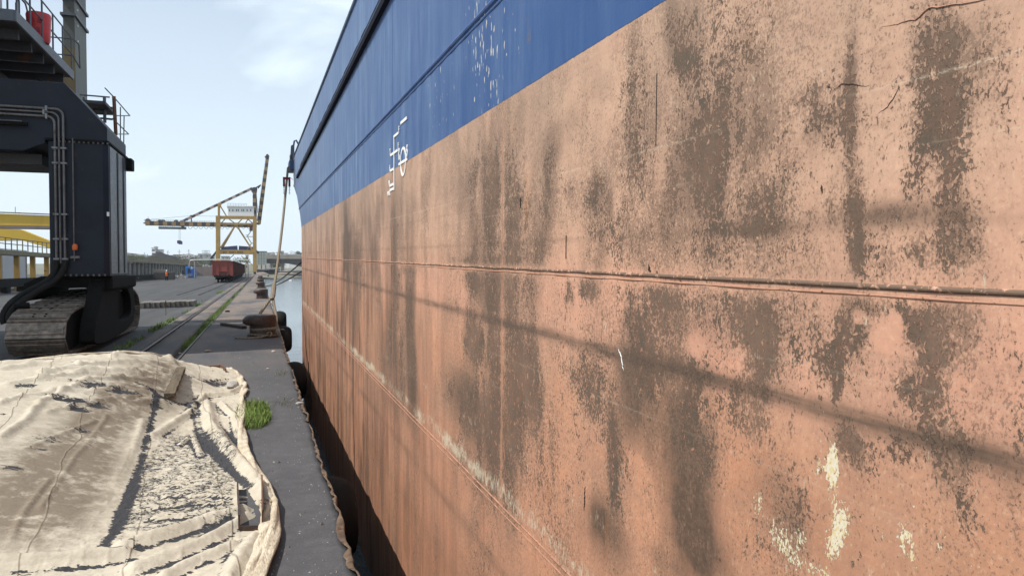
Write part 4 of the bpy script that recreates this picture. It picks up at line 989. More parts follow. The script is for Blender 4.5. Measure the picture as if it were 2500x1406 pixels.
for a, b, rx, ry, s in ((250, 1050, 60, 50, .85), (300, 1010, 50, 30, .6), (60, 1180, 120, 70, .55), (190, 1200, 90, 60, .6), (120, 1260, 120, 60, .5), (330, 960, 70, 40, .45), (400, 940, 50, 40, .5), (380, 900, 50, 30, .5), (220, 1130, 80, 50, .4), (60, 1290, 80, 40, .5), (150, 1330, 80, 40, .35), (420, 1300, 80, 30, .25)):
    c = gnd(a, b, 0.0); zc = float(base_z(np.array([c[0] * .8]), np.array([c[1] * .8]))[0]); c = gnd(a, b, zc); e_ = gnd(a + rx, b, zc); f_ = gnd(a, b - ry, zc)
    DIRT += 1.2 * s * np.exp(-(((TX - c[0]) / abs(e_[0] - c[0])) ** 2 + ((TY - c[1]) / abs(f_[1] - c[1])) ** 2))
tarp = thing('tarpaulin', (-2, 8, 0), 'cream canvas tarpaulin spread over a heap, streaked with black coal dust, at the near left', 'tarpaulin')
grid_obj('canvas', TX, TY, TZ, M['canvas'], tarp, {'dust': DUST, 'dirt': np.clip(DIRT, 0, 1.2), 'crum': crum}, flip=True)
def roll(name, pts, r, n=14, seed=0.0):
    P = resample(pts, 150); q = np.arange(len(P)) / len(P); L_ = len(P)
    rr = r * (0.75 + 0.6 * fbm(q * 16 + seed, q * 0 + seed, 3)) * np.minimum(1, np.minimum(q * 12 + .3, (1 - q) * 12 + .3))
    ax = np.gradient(P, axis=0); ax /= np.linalg.norm(ax, axis=1)[:, None]
    sd = np.cross(ax, [0, 0, 1.0]); sd /= np.linalg.norm(sd, axis=1)[:, None]; upv = np.cross(sd, ax)
    th = np.linspace(0, 2 * math.pi, n * 2 + 1); XX_ = []
    for k, t in enumerate(th):
        bump_ = 1 + 0.22 * np.sin(t * 3 + q * 26 + seed) + 0.3 * (fbm(q * 30 + seed, q * 0 + math.cos(t) * 2 + 3 + math.sin(t), 3) - .5)
        XX_.append(P + (sd * math.cos(t) + upv * math.sin(t) * 0.8) * (rr * bump_)[:, None])
    A_ = np.stack(XX_, 0); return grid_obj(name, A_[:, :, 0], A_[:, :, 1], A_[:, :, 2], M['canvas_roll'], tarp)
def gp3(z, *pts): return [gnd(x, y, z) for x, y in pts]
roll('rolled_edge', gp3(.05, (592, 965), (590, 1000), (588, 1040), (594, 1090), (620, 1140), (650, 1190), (668, 1230), (668, 1290), (655, 1345), (635, 1406), (600, 1490)), .042, seed=1.3)
roll('rolled_edge', gp3(.045, (640, 1215), (652, 1240), (650, 1290), (634, 1345), (610, 1406), (570, 1500)), .038, seed=4.7)
cr = [(-0.70, 15.0, .0), (-1.07, 14.93, .03), (-1.35, 14.28, .0), (-1.7, 13.6, .0), (-2.05, 13.1, .0), (-2.6, 12.6, .0), (-3.4, 11.7, .0), (-4.6, 11.1, .0)]
cr = [(x, y, float(base_z(np.array([x]), np.array([y]))[0]) + (.02 if i else .03)) for i, (x, y, z) in enumerate(cr)]
roll('rolled_edge', cr, .05, seed=7.1)
roll('rolled_edge', gp3(.03, (538, 905), (565, 903), (585, 920), (597, 945), (593, 968)), .05, seed=2.2)
rope('tie_cord', gp3(.085, (633, 1222), (645, 1216), (662, 1222), (655, 1230), (640, 1226), (632, 1220)), .006, M['canvas_roll'], tarp, 6)

# weathered plank lying down the flank of the heap
a, b = on_tarp(442, 903, .07), on_tarp(414, 968, .07)
pl = MB(); N_ = 14
for i in range(N_):
    t0, t1 = i / N_, (i + 1) / N_
    p = a * (1 - t0) + b * t0; q = a * (1 - t1) + b * t1
    pl.bar(p + np.array([0, 0, .02]), q + np.array([0, 0, .02]), 0.13 + 0.008 * math.sin(i * 2.1), 0.06 + 0.006 * math.sin(i * 1.3))
tag(pl.build('plank', M['wood'], bevel=0.006), 'weathered grey plank holding the tarpaulin down on the flank of the heap', 'plank')

# open steel frame on the flat part of the tarpaulin
fr = thing('open_steel_box', gnd(610, 1250), 'rusty open rectangular steel frame lying at the right edge of the tarpaulin', 'frame')
g0, g1, g2, g3 = gnd(580, 1205, .0), gnd(584, 1300, .0), gnd(641, 1298, .0), gnd(640, 1203, .0)
def wallp(p, q, z0, z1, th=0.012): return MB().bar((p[0], p[1], (z0 + z1) / 2), (q[0], q[1], (z0 + z1) / 2), th, z1 - z0)
wallp(g0, g1, .01, .13).build('side_plate', M['rust_dark'], fr)
wallp(g3, g2, .01, .16).build('side_plate', M['rust'], fr)
wallp(g1, g2, .012, .05).build('end_plate', M['rust_dark'], fr)
wallp(g0, g3, .012, .035).build('end_plate', M['rust_dark'], fr)
MB()._add([(g[0], g[1], .034) for g in (g0, g1, g2, g3)], [(0, 1, 2, 3)]).build('coal_dust_fill', M['quay'], fr)
fr = thing('steel_channel', gnd(520, 912), 'short rusty steel channel poking out of the far corner of the tarpaulin', 'channel')
g0, g1, g2, g3 = gnd(492, 912, .03), gnd(520, 924, .03), gnd(552, 921, .03), gnd(536, 910, .03)
wallp(g0, g1, .02, .17).build('side_plate', M['rust'], fr)
wallp(g3, g2, .02, .19).build('side_plate', M['rust'], fr)
wallp(g0, g3, .14, .17, .12).build('top_plate', M['rust'], fr)
wallp(g1, g2, .02, .06).build('end_plate', M['rust_dark'], fr)
# lump of broken concrete at the corner
def rock(name, c, r, mat, label, cat, group=None, sq=(1, 1, .7), seed=0):
    import bmesh
    bm = bmesh.new(); bmesh.ops.create_icosphere(bm, subdivisions=2, radius=1)
    q = np.array([v.co[:] for v in bm.verts]); d = 0.65 + 0.7 * fbm(q[:, 0] * 1.4 + seed + 5, q[:, 1] * 1.4 + q[:, 2] * 1.1 + seed + 9, 3)
    for v, k in zip(bm.verts, d): v.co = Vector((v.co.x * sq[0], v.co.y * sq[1], v.co.z * sq[2])) * float(k) * r
    me = bpy.data.meshes.new(name); bm.to_mesh(me); bm.free(); me.materials.append(mat)
    o = bpy.data.objects.new(name, me); COL.objects.link(o); o.location = V(c); return tag(o, label, cat, group)
rock('concrete_lump', gnd(568, 940, .06), .085, M['stone'], 'crumbled lump of grey concrete resting on the tarpaulin corner', 'rubble', None, (1.2, 1.6, .7), 3)
rock('sandstone_chip', gnd(508, 856, .03), .05, M['ginger'], 'small flat sandy stone lying alone on the grey quay', 'stone', None, (1.5, .9, .5), 5)
for k, (x, y, r, l) in enumerate(((668, 858, .05, 'pale broken stone at the crumbling quay lip near the grass'), (690, 806, .07, 'dark torn scrap of edging sticking up from the quay lip'), (733, 985, .05, 'small brown stone on the quay edge beside the dry weeds'), (654, 900, .025, 'tiny pale pebble on the dusty quay'), (440, 862, .03, 'small dark stone by the gutter'))):
    rock('stone', gnd(x, y, .01), r, M['rust_dark'] if k == 1 else M['stone'], l, 'stone', None, (1.2, .8, .6), k * 2.3)
# timber baulk beside the bollard
p, q = gnd(543, 791, .05), gnd(597, 799, .05)
tag(MB().bar(p, q, .16, .09).build('timber_baulk', M['wood_dark'], bevel=.01), 'short dark timber baulk lying left of the nearest bollard', 'timber')
p = gnd(556, 760, .03)
rock('iron_scrap', p, .09, M['black'], 'black lump of scrap iron beside the gutter', 'scrap', None, (1.3, .8, .5), 8)

# grass
def blades(name, spots, mat, hmin, hmax, w, bend=0.5):
    vs, fs, tone = [], [], []
    for (x, y, z) in spots:
        h = rng.uniform(hmin, hmax); a = rng.uniform(0, 6.283); b = h * rng.uniform(0.1, bend); ww = w * rng.uniform(.7, 1.2); t = rng.uniform(0, 1)
        dx, dy = math.cos(a), math.sin(a); px, py = -dy * ww, dx * ww; k = len(vs)
        for j, (f, wf) in enumerate(((0, 1), (.45, .85), (.8, .5))):
            ox, oy = dx * b * f * f, dy * b * f * f; zz = z + h * f * (1 - 0.25 * f * b / h)
            vs += [(x + ox - px * wf, y + oy - py * wf, zz), (x + ox + px * wf, y + oy + py * wf, zz)]; tone += [t * (0.3 + 0.7 * f)] * 2
        vs.append((x + dx * b, y + dy * b, z + h * (1 - .25 * b / h))); tone.append(t)
        fs += [(k, k + 1, k + 3, k + 2), (k + 2, k + 3, k + 5, k + 4), (k + 4, k + 5, k + 6)]
    me = bpy.data.meshes.new(name); me.from_pydata(vs, [], fs); me.materials.append(mat)
    a = me.attributes.new('tone', 'FLOAT', 'POINT'); a.data.foreach_set('value', np.array(tone, np.float32))
    o = bpy.data.objects.new(name, me); COL.objects.link(o); return o
sp = []
c0 = gnd(624, 1012)
while len(sp) < 2600:
    x, y = rng.uniform(-.26, .24), rng.uniform(-.95, .95)
    if (abs(x) / .21) ** 2.6 + (abs(y) / .85) ** 2.6 < 0.75 + 0.45 * rng.random(): sp.append((c0[0] + x - 0.03, c0[1] + y - .1, -.005))
tag(blades('grass_tuft', sp, M['grass'], .03, .15, .0038, .85), 'bright green tuft of grass growing on the quay beside the tarpaulin', 'grass tuft')
for (x, y, rx, ry, nn, l) in ((688, 912, .06, .25, 60, 'sparse dry weed on the quay near the torn lip'), (694, 985, .07, .22, 90, 'low withered weed right of the green grass tuft')):
    c = gnd(x, y); tag(blades('dry_weed', [(c[0] + rng.normal(0, rx), c[1] + rng.normal(0, ry), 0) for _ in range(nn)], M['weed_dry'], .02, .06, .003, .9), l, 'weed', kind='stuff')
sp = []
for y in np.arange(12.5, 90, 0.0035):
    dens = float(sstep(0.42, 0.66, fbm(np.array([y * 0.33]), np.array([6.2]), 3))[0]) * (1.0 if y < 60 else .6) + (0.9 if 24 < y < 46 else 0.0)
    if rng.random() < dens * 0.62: sp.append((rng.normal(-1.76, .065), y, -.10))
tag(blades('gutter_weeds', sp, M['weed'], .06, .24, .007, .8), 'green and yellowish weeds filling the gutter along the crane rail', 'weeds', kind='stuff')
sp = []
for y in np.arange(17, 70, 0.006):
    dens = float(sstep(0.5, 0.7, fbm(np.array([y * 0.42]), np.array([2.2]), 3))[0]) + (1.0 if 25 < y < 31 or 19.5 < y < 21.3 else 0)
    if rng.random() < dens * 0.55: sp.append((rng.normal(-3.12, .12), y, -.03))
tag(blades('kerb_weeds', sp, M['weed'], .04, .17, .008, .9), 'weeds sprouting along the yard side of the rail beam', 'weeds', kind='stuff')

# broken concrete slab in the yard
sb = MB()
a0, a1 = gnd(340, 752), gnd(474, 746)
xs_ = np.linspace(0, 1, 12)
for i in range(11):
    p = a0 * (1 - xs_[i]) + a1 * xs_[i]; q = a0 * (1 - xs_[i + 1]) + a1 * xs_[i + 1]
    j = 0.012 * math.sin(i * 2.7); h = .26 + .012 * math.sin(i * 1.9)
    sb.box((p[0], p[1] + j, -.1), (q[0] + .004, q[1] + 1.7 + j * 2, h))
tag(sb.build('concrete_slab', M['concrete'], bevel=.02), 'long broken pale concrete slab lying in the yard behind the crawler crane', 'slab')
st_ = thing('marker_rod', gnd(405, 770), 'thin rusty rod stuck upright in the yard left of the rails', 'rod')
p = gnd(405, 770); MB().tube([p, p + np.array([0, 0, .62])], .012, 6).build('rod', M['rust'], st_)
MB().tube([p + np.array([0, 0, .52]), p + np.array([0, 0, .62])], .022, 6).build('collar', M['rust'], st_)

# grit and coal crumbs strewn on the quay: one scatter
vs, fs = [], []
for _ in range(900):
    y_ = 4.6 * (4.2 ** rng.random()); x_ = rng.uniform(-1.0, .52); s_ = rng.uniform(.0025, .008) * (1 if rng.random() < .93 else 2.2); k = len(vs)
    if x_ < np.interp(y_, TR[:, 0], TR[:, 1]) + .05 and y_ < 15: continue
    a_ = rng.uniform(0, 6.28, 3); vs += [(x_ + s_ * math.cos(t), y_ + s_ * math.sin(t), .0) for t in np.sort(a_)] + [(x_, y_, s_ * rng.uniform(.7, 1.3) + .004)]
    fs += [(k, k + 1, k + 3), (k + 1, k + 2, k + 3), (k + 2, k, k + 3)]
me = bpy.data.meshes.new('grit'); me.from_pydata(vs, [], fs); me.materials.append(M['stone']); o = bpy.data.objects.new('grit', me); COL.objects.link(o)
tag(o, 'pale grit and crumbs strewn over the grey quay', 'grit', kind='stuff')

# mooring bollards
BOL = [(gnd(647, 822), 'rusty brown bollard nearest the camera with a rope knotted round its foot'), (gnd(646, 729), 'second bollard along the quay, with a pale worn nose'), (gnd(645, 703), 'third bollard along the quay, with dark mooring lines on it'),
       (gnd(637, 692.5), 'fourth bollard along the quay, squat and black'), (gnd(634.5, 685.5), 'fifth bollard along the quay, small and dark in the distance'), (gnd(632, 680.5), 'farthest visible bollard on the quay before the big crane')]
bp = BOL[0][0]; bp[0] = 0.06
bol = thing('mooring_bollard', bp, BOL[0][1], 'bollard', 'mooring bollards along the quay edge')
NB = 30
MB().rings([(0, 0, .43, .43), (.03, 0, .43, .43), (.04, 0, .38, .38)], NB, bp).build('base_flange', M['rust_dark'], bol, True)
MB().rings([(.03, 0.0, .37, .37), (.12, 0, .355, .355), (.30, 0, .35, .35), (.38, 0, .36, .36)], NB, bp).build('post', M['rust_dark'], bol, True)
MB().rings([(.33, 0.0, .36, .36), (.35, -.05, .41, .37), (.40, -.085, .45, .375), (.50, -.085, .455, .38), (.58, -.055, .42, .37), (.625, -.03, .37, .34), (.64, -.02, .22, .2)], NB, bp).build('head', M['rust_dark'], bol, True)
for k in range(1, 6):
    dup(bol, (0.10 + 0.02 * (k % 2), BOL[k][0][1], 0), BOL[k][1], rotz=rad((7, -5, 12, 4, -8)[k - 1]))
# rope lashed round the foot of the nearest bollard
c = V(bp)
lp = [c + Vector((.0 + .395 * math.cos(t), .395 * math.sin(t), .07 + .02 * math.sin(2 * t))) for t in np.linspace(-1.1, 5.0, 40)]
tail = [c + Vector(v) for v in ((.17, -.36, .09), (.10, -.47, .07), (-.10, -.58, .035), (-.35, -.62, .03), (-.6, -.52, .03), (-.72, -.44, .03), (-.66, -.36, .03))]
rr = thing('lashing_rope', c, 'pale rope knotted round the foot of the nearest bollard with its tail on the quay', 'rope')
rope('coil', lp, .03, M['rope'], rr, 8, .04); rope('tail', resample(tail, 24), .026, M['rope'], rr, 8)
kn = [c + Vector((.17 + .06 * math.cos(t), -.38 + .05 * math.sin(t * 2), .10 + .06 * math.sin(t))) for t in np.linspace(0, 6.283, 20)]
rope('knot', kn, .028, M['rope'], rr, 8)

# the bow line, its eye over the bollard, the rat guard, the spring lines
mr = thing('mooring_rope', c, 'long pale mooring rope slanting from the ship bow down to the nearest bollard', 'rope')
fairl = V(ship_w(30.3, 3.42, -0.20)); spl = V(at(666, 722, c.y + 1.2))
pts = [spl * (1 - t) + fairl * t + Vector((0, 0, -0.35 * math.sin(math.pi * t))) for t in np.linspace(0, 1, 60)]
rope('rope_run', pts + [fairl + Vector((.12, .1, .12)), fairl + Vector((.45, .1, .2))], .043, M['rope'], mr, 10, .06)
el = bez(spl, spl * .5 + (c + Vector((-.20, .38, .5))) * .5, c + Vector((-.22, .36, .4)), c + Vector((-.30, .15, .28)), 16) + bez(c + Vector((-.30, .15, .28)), c + Vector((-.42, -.25, .2)), c + Vector((-.05, -.42, .22)), c + Vector((.2, -.30, .24)), 12)
er = bez(spl, spl + Vector((.0, -.1, -.25)), c + Vector((.40, .42, .6)), c + Vector((.37, .14, .30)), 16) + bez(c + Vector((.37, .14, .30)), c + Vector((.42, -.05, .26)), c + Vector((.35, -.22, .24)), c + Vector((.2, -.30, .24)), 8)
rope('rope_eye', resample(el, 50), .042, M['rope'], mr, 8); rope('rope_eye', resample(er, 44), .042, M['rope'], mr, 8)
rope('splice', [spl + (fairl - spl).normalized() * d_ for d_ in (-.18, 0, .2, .42, .6)], [.05, .078, .07, .075, .05], M['rope'], mr, 8)
rp = fairl * .90 + spl * .10 + Vector((0, 0, -.06)); rg = thing('rat_guard', rp, 'dark red U-shaped rat guard with chains hung on the mooring rope', 'rat guard')
g = MB()
for s_ in (-1, 1): g.box((rp.x + s_ * .10 - .04, rp.y - .03, rp.z - .26), (rp.x + s_ * .10 + .04, rp.y + .03, rp.z + .10))
g.box((rp.x - .06, rp.y - .03, rp.z + .0), (rp.x + .06, rp.y + .03, rp.z + .10)); gpl = g.build('guard_plate', M['ratred'], rg, bevel=.015)
for s_ in (-1, 1):
    ch = MB()
    for k in range(6): ch.torus((rp.x + s_ * .10, rp.y, rp.z - .29 - k * .05), .022, .008, 'x' if k % 2 else 'y', 10, 5)
    ch.build('chain', M['pipe'], gpl, True)
MB().tube([rp + Vector((.1, 0, .1)), V(ship_w(30.0, 2.95, -.02))], .008, 5).build('lanyard', M['pipe'], rg)
b3 = Vector((0.12, BOL[2][0][1], 0))
for k, (px, py, l) in enumerate(((735, 638, 'dark spring line from the hull to the third bollard, upper of the two'), (735, 661, 'dark spring line from the hull to the third bollard, lower of the two'))):
    hp = V(at(px + 4, py, 29 + k)); e_ = b3 + Vector((.35, -.1 + .2 * k, .2))
    o = rope('spring_line', [hp * (1 - t) + e_ * t + Vector((0, 0, -.25 * math.sin(math.pi * t))) for t in np.linspace(0, 1, 40)], .03, M['rope_dark'], None, 6); tag(o, l, 'rope', 'dark spring lines')
o = rope('coil_on_quay', [b3 + Vector((-.45 * math.cos(t), -.75 + .25 * math.sin(t), .04 + .004 * t)) for t in np.linspace(0, 12, 50)], .03, M['rope_dark'], None, 6); tag(o, 'dark rope coiled on the quay before the third bollard', 'rope')

# tyre fenders hung down the quay wall
FEN = [((.82, 9.7, -1.34), .56, 'big black rubber fender in the gap, nearest the camera'), ((.88, 21.6, -1.25), .56, 'black rubber fender in the gap below the grass'), ((.90, 23.0, -1.45), .56, 'black rubber fender just beyond the one below the grass'),
       ((.82, 29.0, -.72), .50, 'black rubber fender beside the nearest bollard'), ((.80, 34.0, -.40), .48, 'black rubber fender beyond the nearest bollard')]
fd = thing('rubber_fender', FEN[0][0], FEN[0][2], 'fender', 'rubber fenders along the quay wall')
x, y, z = FEN[0][0]
MB().torus((x, y, z), .34, .22, 'x', 36, 16, 1.5).build('tyre', M['rubber'], fd, True)
MB().tube([(x - .1, y + .2, z + .45), (x - .42, y + .2, z + .95)], .02, 6).build('chain', M['rust_dark'], fd)
for p, r_, l in FEN[1:]: dup(fd, p, l, scale=r_ / .56)
o = rope('hanging_line', [(0.66, 4.2, -1.0), (.9, 5.6, -1.5), (1.0, 8.6, -1.9), (.9, 12, -1.2), (.75, 14.5, -.6)], .008, M['rope'], None, 5); tag(o, 'thin pale line slung in the dark gap between quay and ship', 'line')

# ------------------------------------------------------------------ crawler crane with a portal, left of the rails
cr = thing('crawler_crane', (-4.5, 21, 0), 'huge dark navy crawler crane with pipes up its leg and a railed platform above', 'crane')
N = M['navy']
YF, YB = 20.0, 22.6
def C(x, y, Y=YF): return at(x, y, Y)
XL, XR = -4.69, -3.45
leg = MB(); leg.prism([(XL, YF), (XR - .10, YF), (XR, YF + .12), (XR, YB), (XL, YB)], 'z', 1.74, 4.93); lego = leg.build('leg_column', N, cr, bevel=.02)
# leg's river side: sky reflection painted as a grey panel, navy bands over it
MB().box((XR - .02, YF + .25, 1.80), (XR + .012, YB - .08, 4.9)).build('leg_reflection_panel', M['leg_reflection'], lego)
for y_ in (21.15, 22.0): MB().box((XR + .013, y_, 1.82), (XR + .028, y_ + .16, 4.88)).build('leg_band', M['navy'], lego)
bm_ = MB(); bm_.prism([(-16, 4.66), (XL - .5, 4.66), (XL - .05, 4.86), (XL - .05, 4.96), (XR, 4.96), (XR, 5.30), (-4.33, 6.30), (-16, 6.30)], 'y', YF - .02, YB + .02)
bm_.build('portal_beam', N, cr, bevel=.02)
MB().box((XR - 1.3, YF - .05, 4.935), (XR + .03, YB + .25, 4.985)).build('joint_flange', M['black'], cr)
MB().box((-16, YF + .5, 4.42), (XL - .25, YB - .3, 4.66)).build('beam_underbox', M['dark_grey'], cr)
MB().box((XR - .12, YB - .1, 4.62), (XR + .16, YB + .35, 4.94)).build('hinge_bracket', M['black'], cr, bevel=.03)
def many(name, builders, mat, parent):
    for q in builders: q.build(name, mat, parent)
many('flange_bolt', [MB().rings([(4.90, 0, .022, .022), (4.935, 0, .022, .022)], 6, (XL + .25 + i * .1, YF - .03, 0)) for i in range(11)] + [MB().rings([(1.74, 0, .022, .022), (1.79, 0, .022, .022)], 6, (XL + .32 + i * .12, YF - .05, 0)) for i in range(8)], M['pipe'], cr)

# hydraulic pipes: along the beam, round the corner, down the leg
for k, (xv, yh, rr_) in enumerate(((158, 266, .026), (147, 275, .020), (137, 285, .026))):
    px_ = C(xv, 400)[0]; zh = C(100, yh)[2]; y_ = YF - .09
    p = [(-16, y_, zh), (px_ - .16, y_, zh)] + [(px_ - .16 + .16 * math.sin(t), y_, zh - .16 + .16 * math.cos(t)) for t in np.linspace(.2, 1.57, 7)] + [(px_, y_, 2.05)]
    MB().tube(p, rr_, 8).build('hydraulic_pipe', M['pipe'], cr, True)
px_ = C(180, 400)[0]; MB().tube([(px_, YF - .08, 5.0), (px_, YF - .08, 2.1)], .014, 6).build('conduit', M['pipe'], cr)
cl = []
for zz in (4.75, 4.4, 3.2, 2.62, 2.15):
    for xv in (158, 137):
        q = C(xv, 400)[0]; cl.append(MB().box((q - .06, YF - .13, zz - .02), (q + .06, YF, zz + .02)))
for xv, yh in ((116, 266), (110, 275), (116, 285)):
    q = C(xv, 300)[0]; zz = C(100, yh)[2]; cl.append(MB().box((q - .02, YF - .13, zz - .06), (q + .02, YF - .02, zz + .06)))
many('pipe_clamp', cl, M['grey_steel'], cr)
for a, b in (((0, 305), (75, 309)),):
    zz = C(30, 305)[2]; MB().tube([(-16, YF - .16, zz), (C(72, 308)[0], YF - .16, zz)], .05, 10).build('beam_cylinder', M['black'], cr, True)
    MB().tube([(-16, YF - .22, zz + .06), (C(60, 308)[0], YF - .22, zz + .06)], .012, 6).build('beam_pipe', M['pipe'], cr, True)
h1 = bez((C(137, 400)[0], YF - .09, 2.12), (C(137, 400)[0], YF - .1, 1.5), (-5.0, YF - .3, 1.55), (-5.28, YF - .8, 1.15), 12) + bez((-5.28, YF - .8, 1.15), (-5.45, YF - .9, .9), (-5.42, YF - .9, .8), (-5.38, YF - .9, .7), 6)
h2 = bez((C(158, 400)[0], YF - .09, 2.12), (C(158, 400)[0], YF - .1, 1.6), (-4.8, YF - .4, 1.5), (-5.12, YF - .9, 1.12), 12) + bez((-5.12, YF - .9, 1.12), (-5.3, YF - 1, .9), (-5.28, YF - 1, .8), (-5.22, YF - 1, .72), 6)
for h in (h1, h2):
    hp = resample(h, 60); MB().tube(hp, [.066 + .006 * (i % 2) for i in range(60)], 10).build('hydraulic_hose', M['rubber'], cr, True)
lm = thing('warning_lamp', (0, 0, 0), 'x', 'x'); bpy.data.objects.remove(lm)
q = C(183, 603, YF - .1); MB().rings([(-.07, 0, .055, .055), (.03, 0, .06, .06), (.07, 0, .035, .035)], 12, q).build('warning_lamp', M['orange'], cr, True)
q = C(183, 628, YF - .08); MB().box(q + np.array([-.1, 0, -.03]), q + np.array([.1, .06, .03])).build('valve_block', M['pipe'], cr, bevel=.01)
q = at(266, 523, 20.06); MB().box((XR - .04, 20.04, q[2] - .05), (XR + .004, 20.12, q[2] + .05)).build('data_plate', M['white'], lego)
# bogie yoke: saddle astride the track with a pierced cheek on the river side
TXL, TXR = -5.10, -3.98
sd = MB(); sd.prism([(-5.42, 1.15), (-5.30, 1.58), (-4.95, 1.74), (-3.42, 1.74), (-3.42, 1.42), (-3.62, 1.36), (-3.9, 1.36), (-4.02, 1.46), (-5.1, 1.46), (-5.22, 1.15)], 'y', 20.25, 23.9)
sd.build('bogie_saddle', M['black'], cr, bevel=.04)
def plate_hole(outer, inner, x0, x1):
    m = MB(); n_ = 48
    def rs(poly): 
        q = resample([(0, a, b) for a, b in poly + poly[:1]], n_ + 1)[:n_]; c_ = q.mean(0); t = np.arctan2(q[:, 2] - c_[2], q[:, 1] - c_[1]); return np.roll(q, -int(np.argmin(np.abs(t))), 0)
    o, i = rs(outer), rs(inner); vs = []
    for x in (x0, x1): vs += [(x, q[1], q[2]) for q in o] + [(x, q[1], q[2]) for q in i]
    fs = []
    for k in range(n_):
        j = (k + 1) % n_
        fs += [(k, j, n_ + j, n_ + k), (2 * n_ + k, 3 * n_ + k, 3 * n_ + j, 2 * n_ + j), (k, 2 * n_ + k, 2 * n_ + j, j), (n_ + k, n_ + j, 3 * n_ + j, 3 * n_ + k)]
    return m._add(vs, fs)
def rnd(poly, k=3):
    for _ in range(k):
        q = []
        for a, b in zip(poly, poly[1:] + poly[:1]): q += [(a[0] * .75 + b[0] * .25, a[1] * .75 + b[1] * .25), (a[0] * .25 + b[0] * .75, a[1] * .25 + b[1] * .75)]
        poly = q
    return poly
plate_hole(rnd([(24.9, .9), (24.4, 1.62), (23.6, 1.80), (20.2, 1.80), (19.85, 1.2), (19.0, .55), (18.9, .12), (22, .10), (24.8, .30)]), rnd([(24.2, .95), (23.7, 1.36), (22.5, 1.40), (21.8, .95), (22.0, .52), (24.1, .50)]), -3.92, -3.60).build('bogie_cheek', M['black'], cr, True, .03)
MB().box((-3.90, 21.4, .35), (-3.80, 24.6, 1.45)).build('inner_plate', M['black'], cr)
# crawler track: plates round two end rollers
prof = [(18.35, .10), (18.12, .30), (18.06, .52), (18.16, .74), (18.42, .90), (18.78, .98), (22.4, 1.30), (25.3, 1.30), (25.95, 1.10), (26.25, .75), (26.15, .35), (25.8, .08), (18.6, .06)]
loop = resample([(0, a, b) for a, b in prof + prof[:1]], 43)
tk = MB(); pad = tk
for i in range(42):
    p, q = V(loop[i]), V(loop[i + 1]); d = (q - p).normalized(); nrm = Vector((0, -d.z, d.y)); s_ = 1 if nrm.dot(((p + q) / 2) - Vector((0, 22.1, .6))) > 0 else -1
    for o_, th, w0, ins in ((.0, .055, 0, .015), (.045, .03, 0.0, .10)):
        a = p + d * ins + nrm * s_ * o_; b = q - d * ins + nrm * s_ * o_
        tk.bar((( TXL + TXR) / 2, a.y, a.z), ((TXL + TXR) / 2, b.y, b.z), (TXR - TXL) - (0 if o_ == 0 else .06), th, (0, nrm.y * s_, nrm.z * s_))
    if 1 < i < 15:
        m_ = (p + q) / 2 + nrm * s_ * .063
        for xx in (-.10, .12):
            for sg in (-.055, .055):
                c_ = m_ + d * sg; pad.bar(((TXL + TXR) / 2 + xx, c_.y, c_.z), V(((TXL + TXR) / 2 + xx, c_.y, c_.z)) + nrm * s_ * .012, .045, .045, (1, 0, 0), 1)
tk.v = [(x + (y - 18) * 0.040, y, z) for x, y, z in tk.v]
tr = tk.build('crawler_track', [M['plate'], M['black']], cr, bevel=.008)
MB().prism([(18.5, .15), (18.3, .5), (18.6, .85), (22.3, 1.18), (25.2, 1.18), (26.0, .7), (25.7, .15)], 'x', TXL + .22, TXR - .08).build('track_frame', M['black'], cr)
for y_ in (18.7, 25.6): MB().rings([(0, 0, .01, .01)] , 3, (0, 0, 0)) and MB().tube([(TXL + .2, y_, .5), (TXR - .03, y_, .5)], .36, 20).build('end_roller', M['black'], cr, True)
q = at(57, 748, 18.9); MB().tube([q + np.array([.12, 0, .02]), q + np.array([-.16, -.05, 0])], [.075, .06], 10).build('grease_unit', M['black'], cr, True)

# walkway and steps behind the leg
wk = MB(); wk.box((-5.3, 22.8, 6.42), (-3.97, 24.3, 6.50)); wk.build('upper_landing', M['dark_grey'], cr)
wr = MB()
def ln(pts, r, Y=None): 
    P = [at(x, y, Yq) for x, y, Yq in pts]; wr.tube(P, r, 6)
YW = 23.6
for pts, r in (([(195, 232, YW), (268, 238, YW)], .022), ([(205, 238, YW), (206, 258, YW)], .03), ([(255, 238, YW), (256, 300, YW)], .045), ([(218, 258, YW), (275, 264, YW)], .03), ([(228, 268, YW), (262, 270, YW)], .02), ([(235, 279, YW), (284, 281, YW)], .018), ([(245, 289, YW), (275, 292, YW)], .03)):
    ln(pts, r)
wr.build('step_frame', M['rail_grey'], cr)
wr = MB(); ln([(278, 236, 22.9), (283, 330, 22.9)], .05); wr.build('ladder_stringer', M['rust'], cr)
wr = MB()
for pts in ([(256, 215, 22.8), (280, 240, 23.2), (317, 283, 24.6)], [(283, 283, 22.9), (317, 283, 24.6)], [(275, 290, 22.9), (314, 328, 24.6)], [(290, 328, 22.9), (314, 328, 24.6)], [(294, 262, 23.4), (294, 345, 23.4)], [(303, 283, 23.9), (302, 352, 23.9)]):
    ln(pts, .016)
wr.build('handrail', M['rail_grey'], cr)

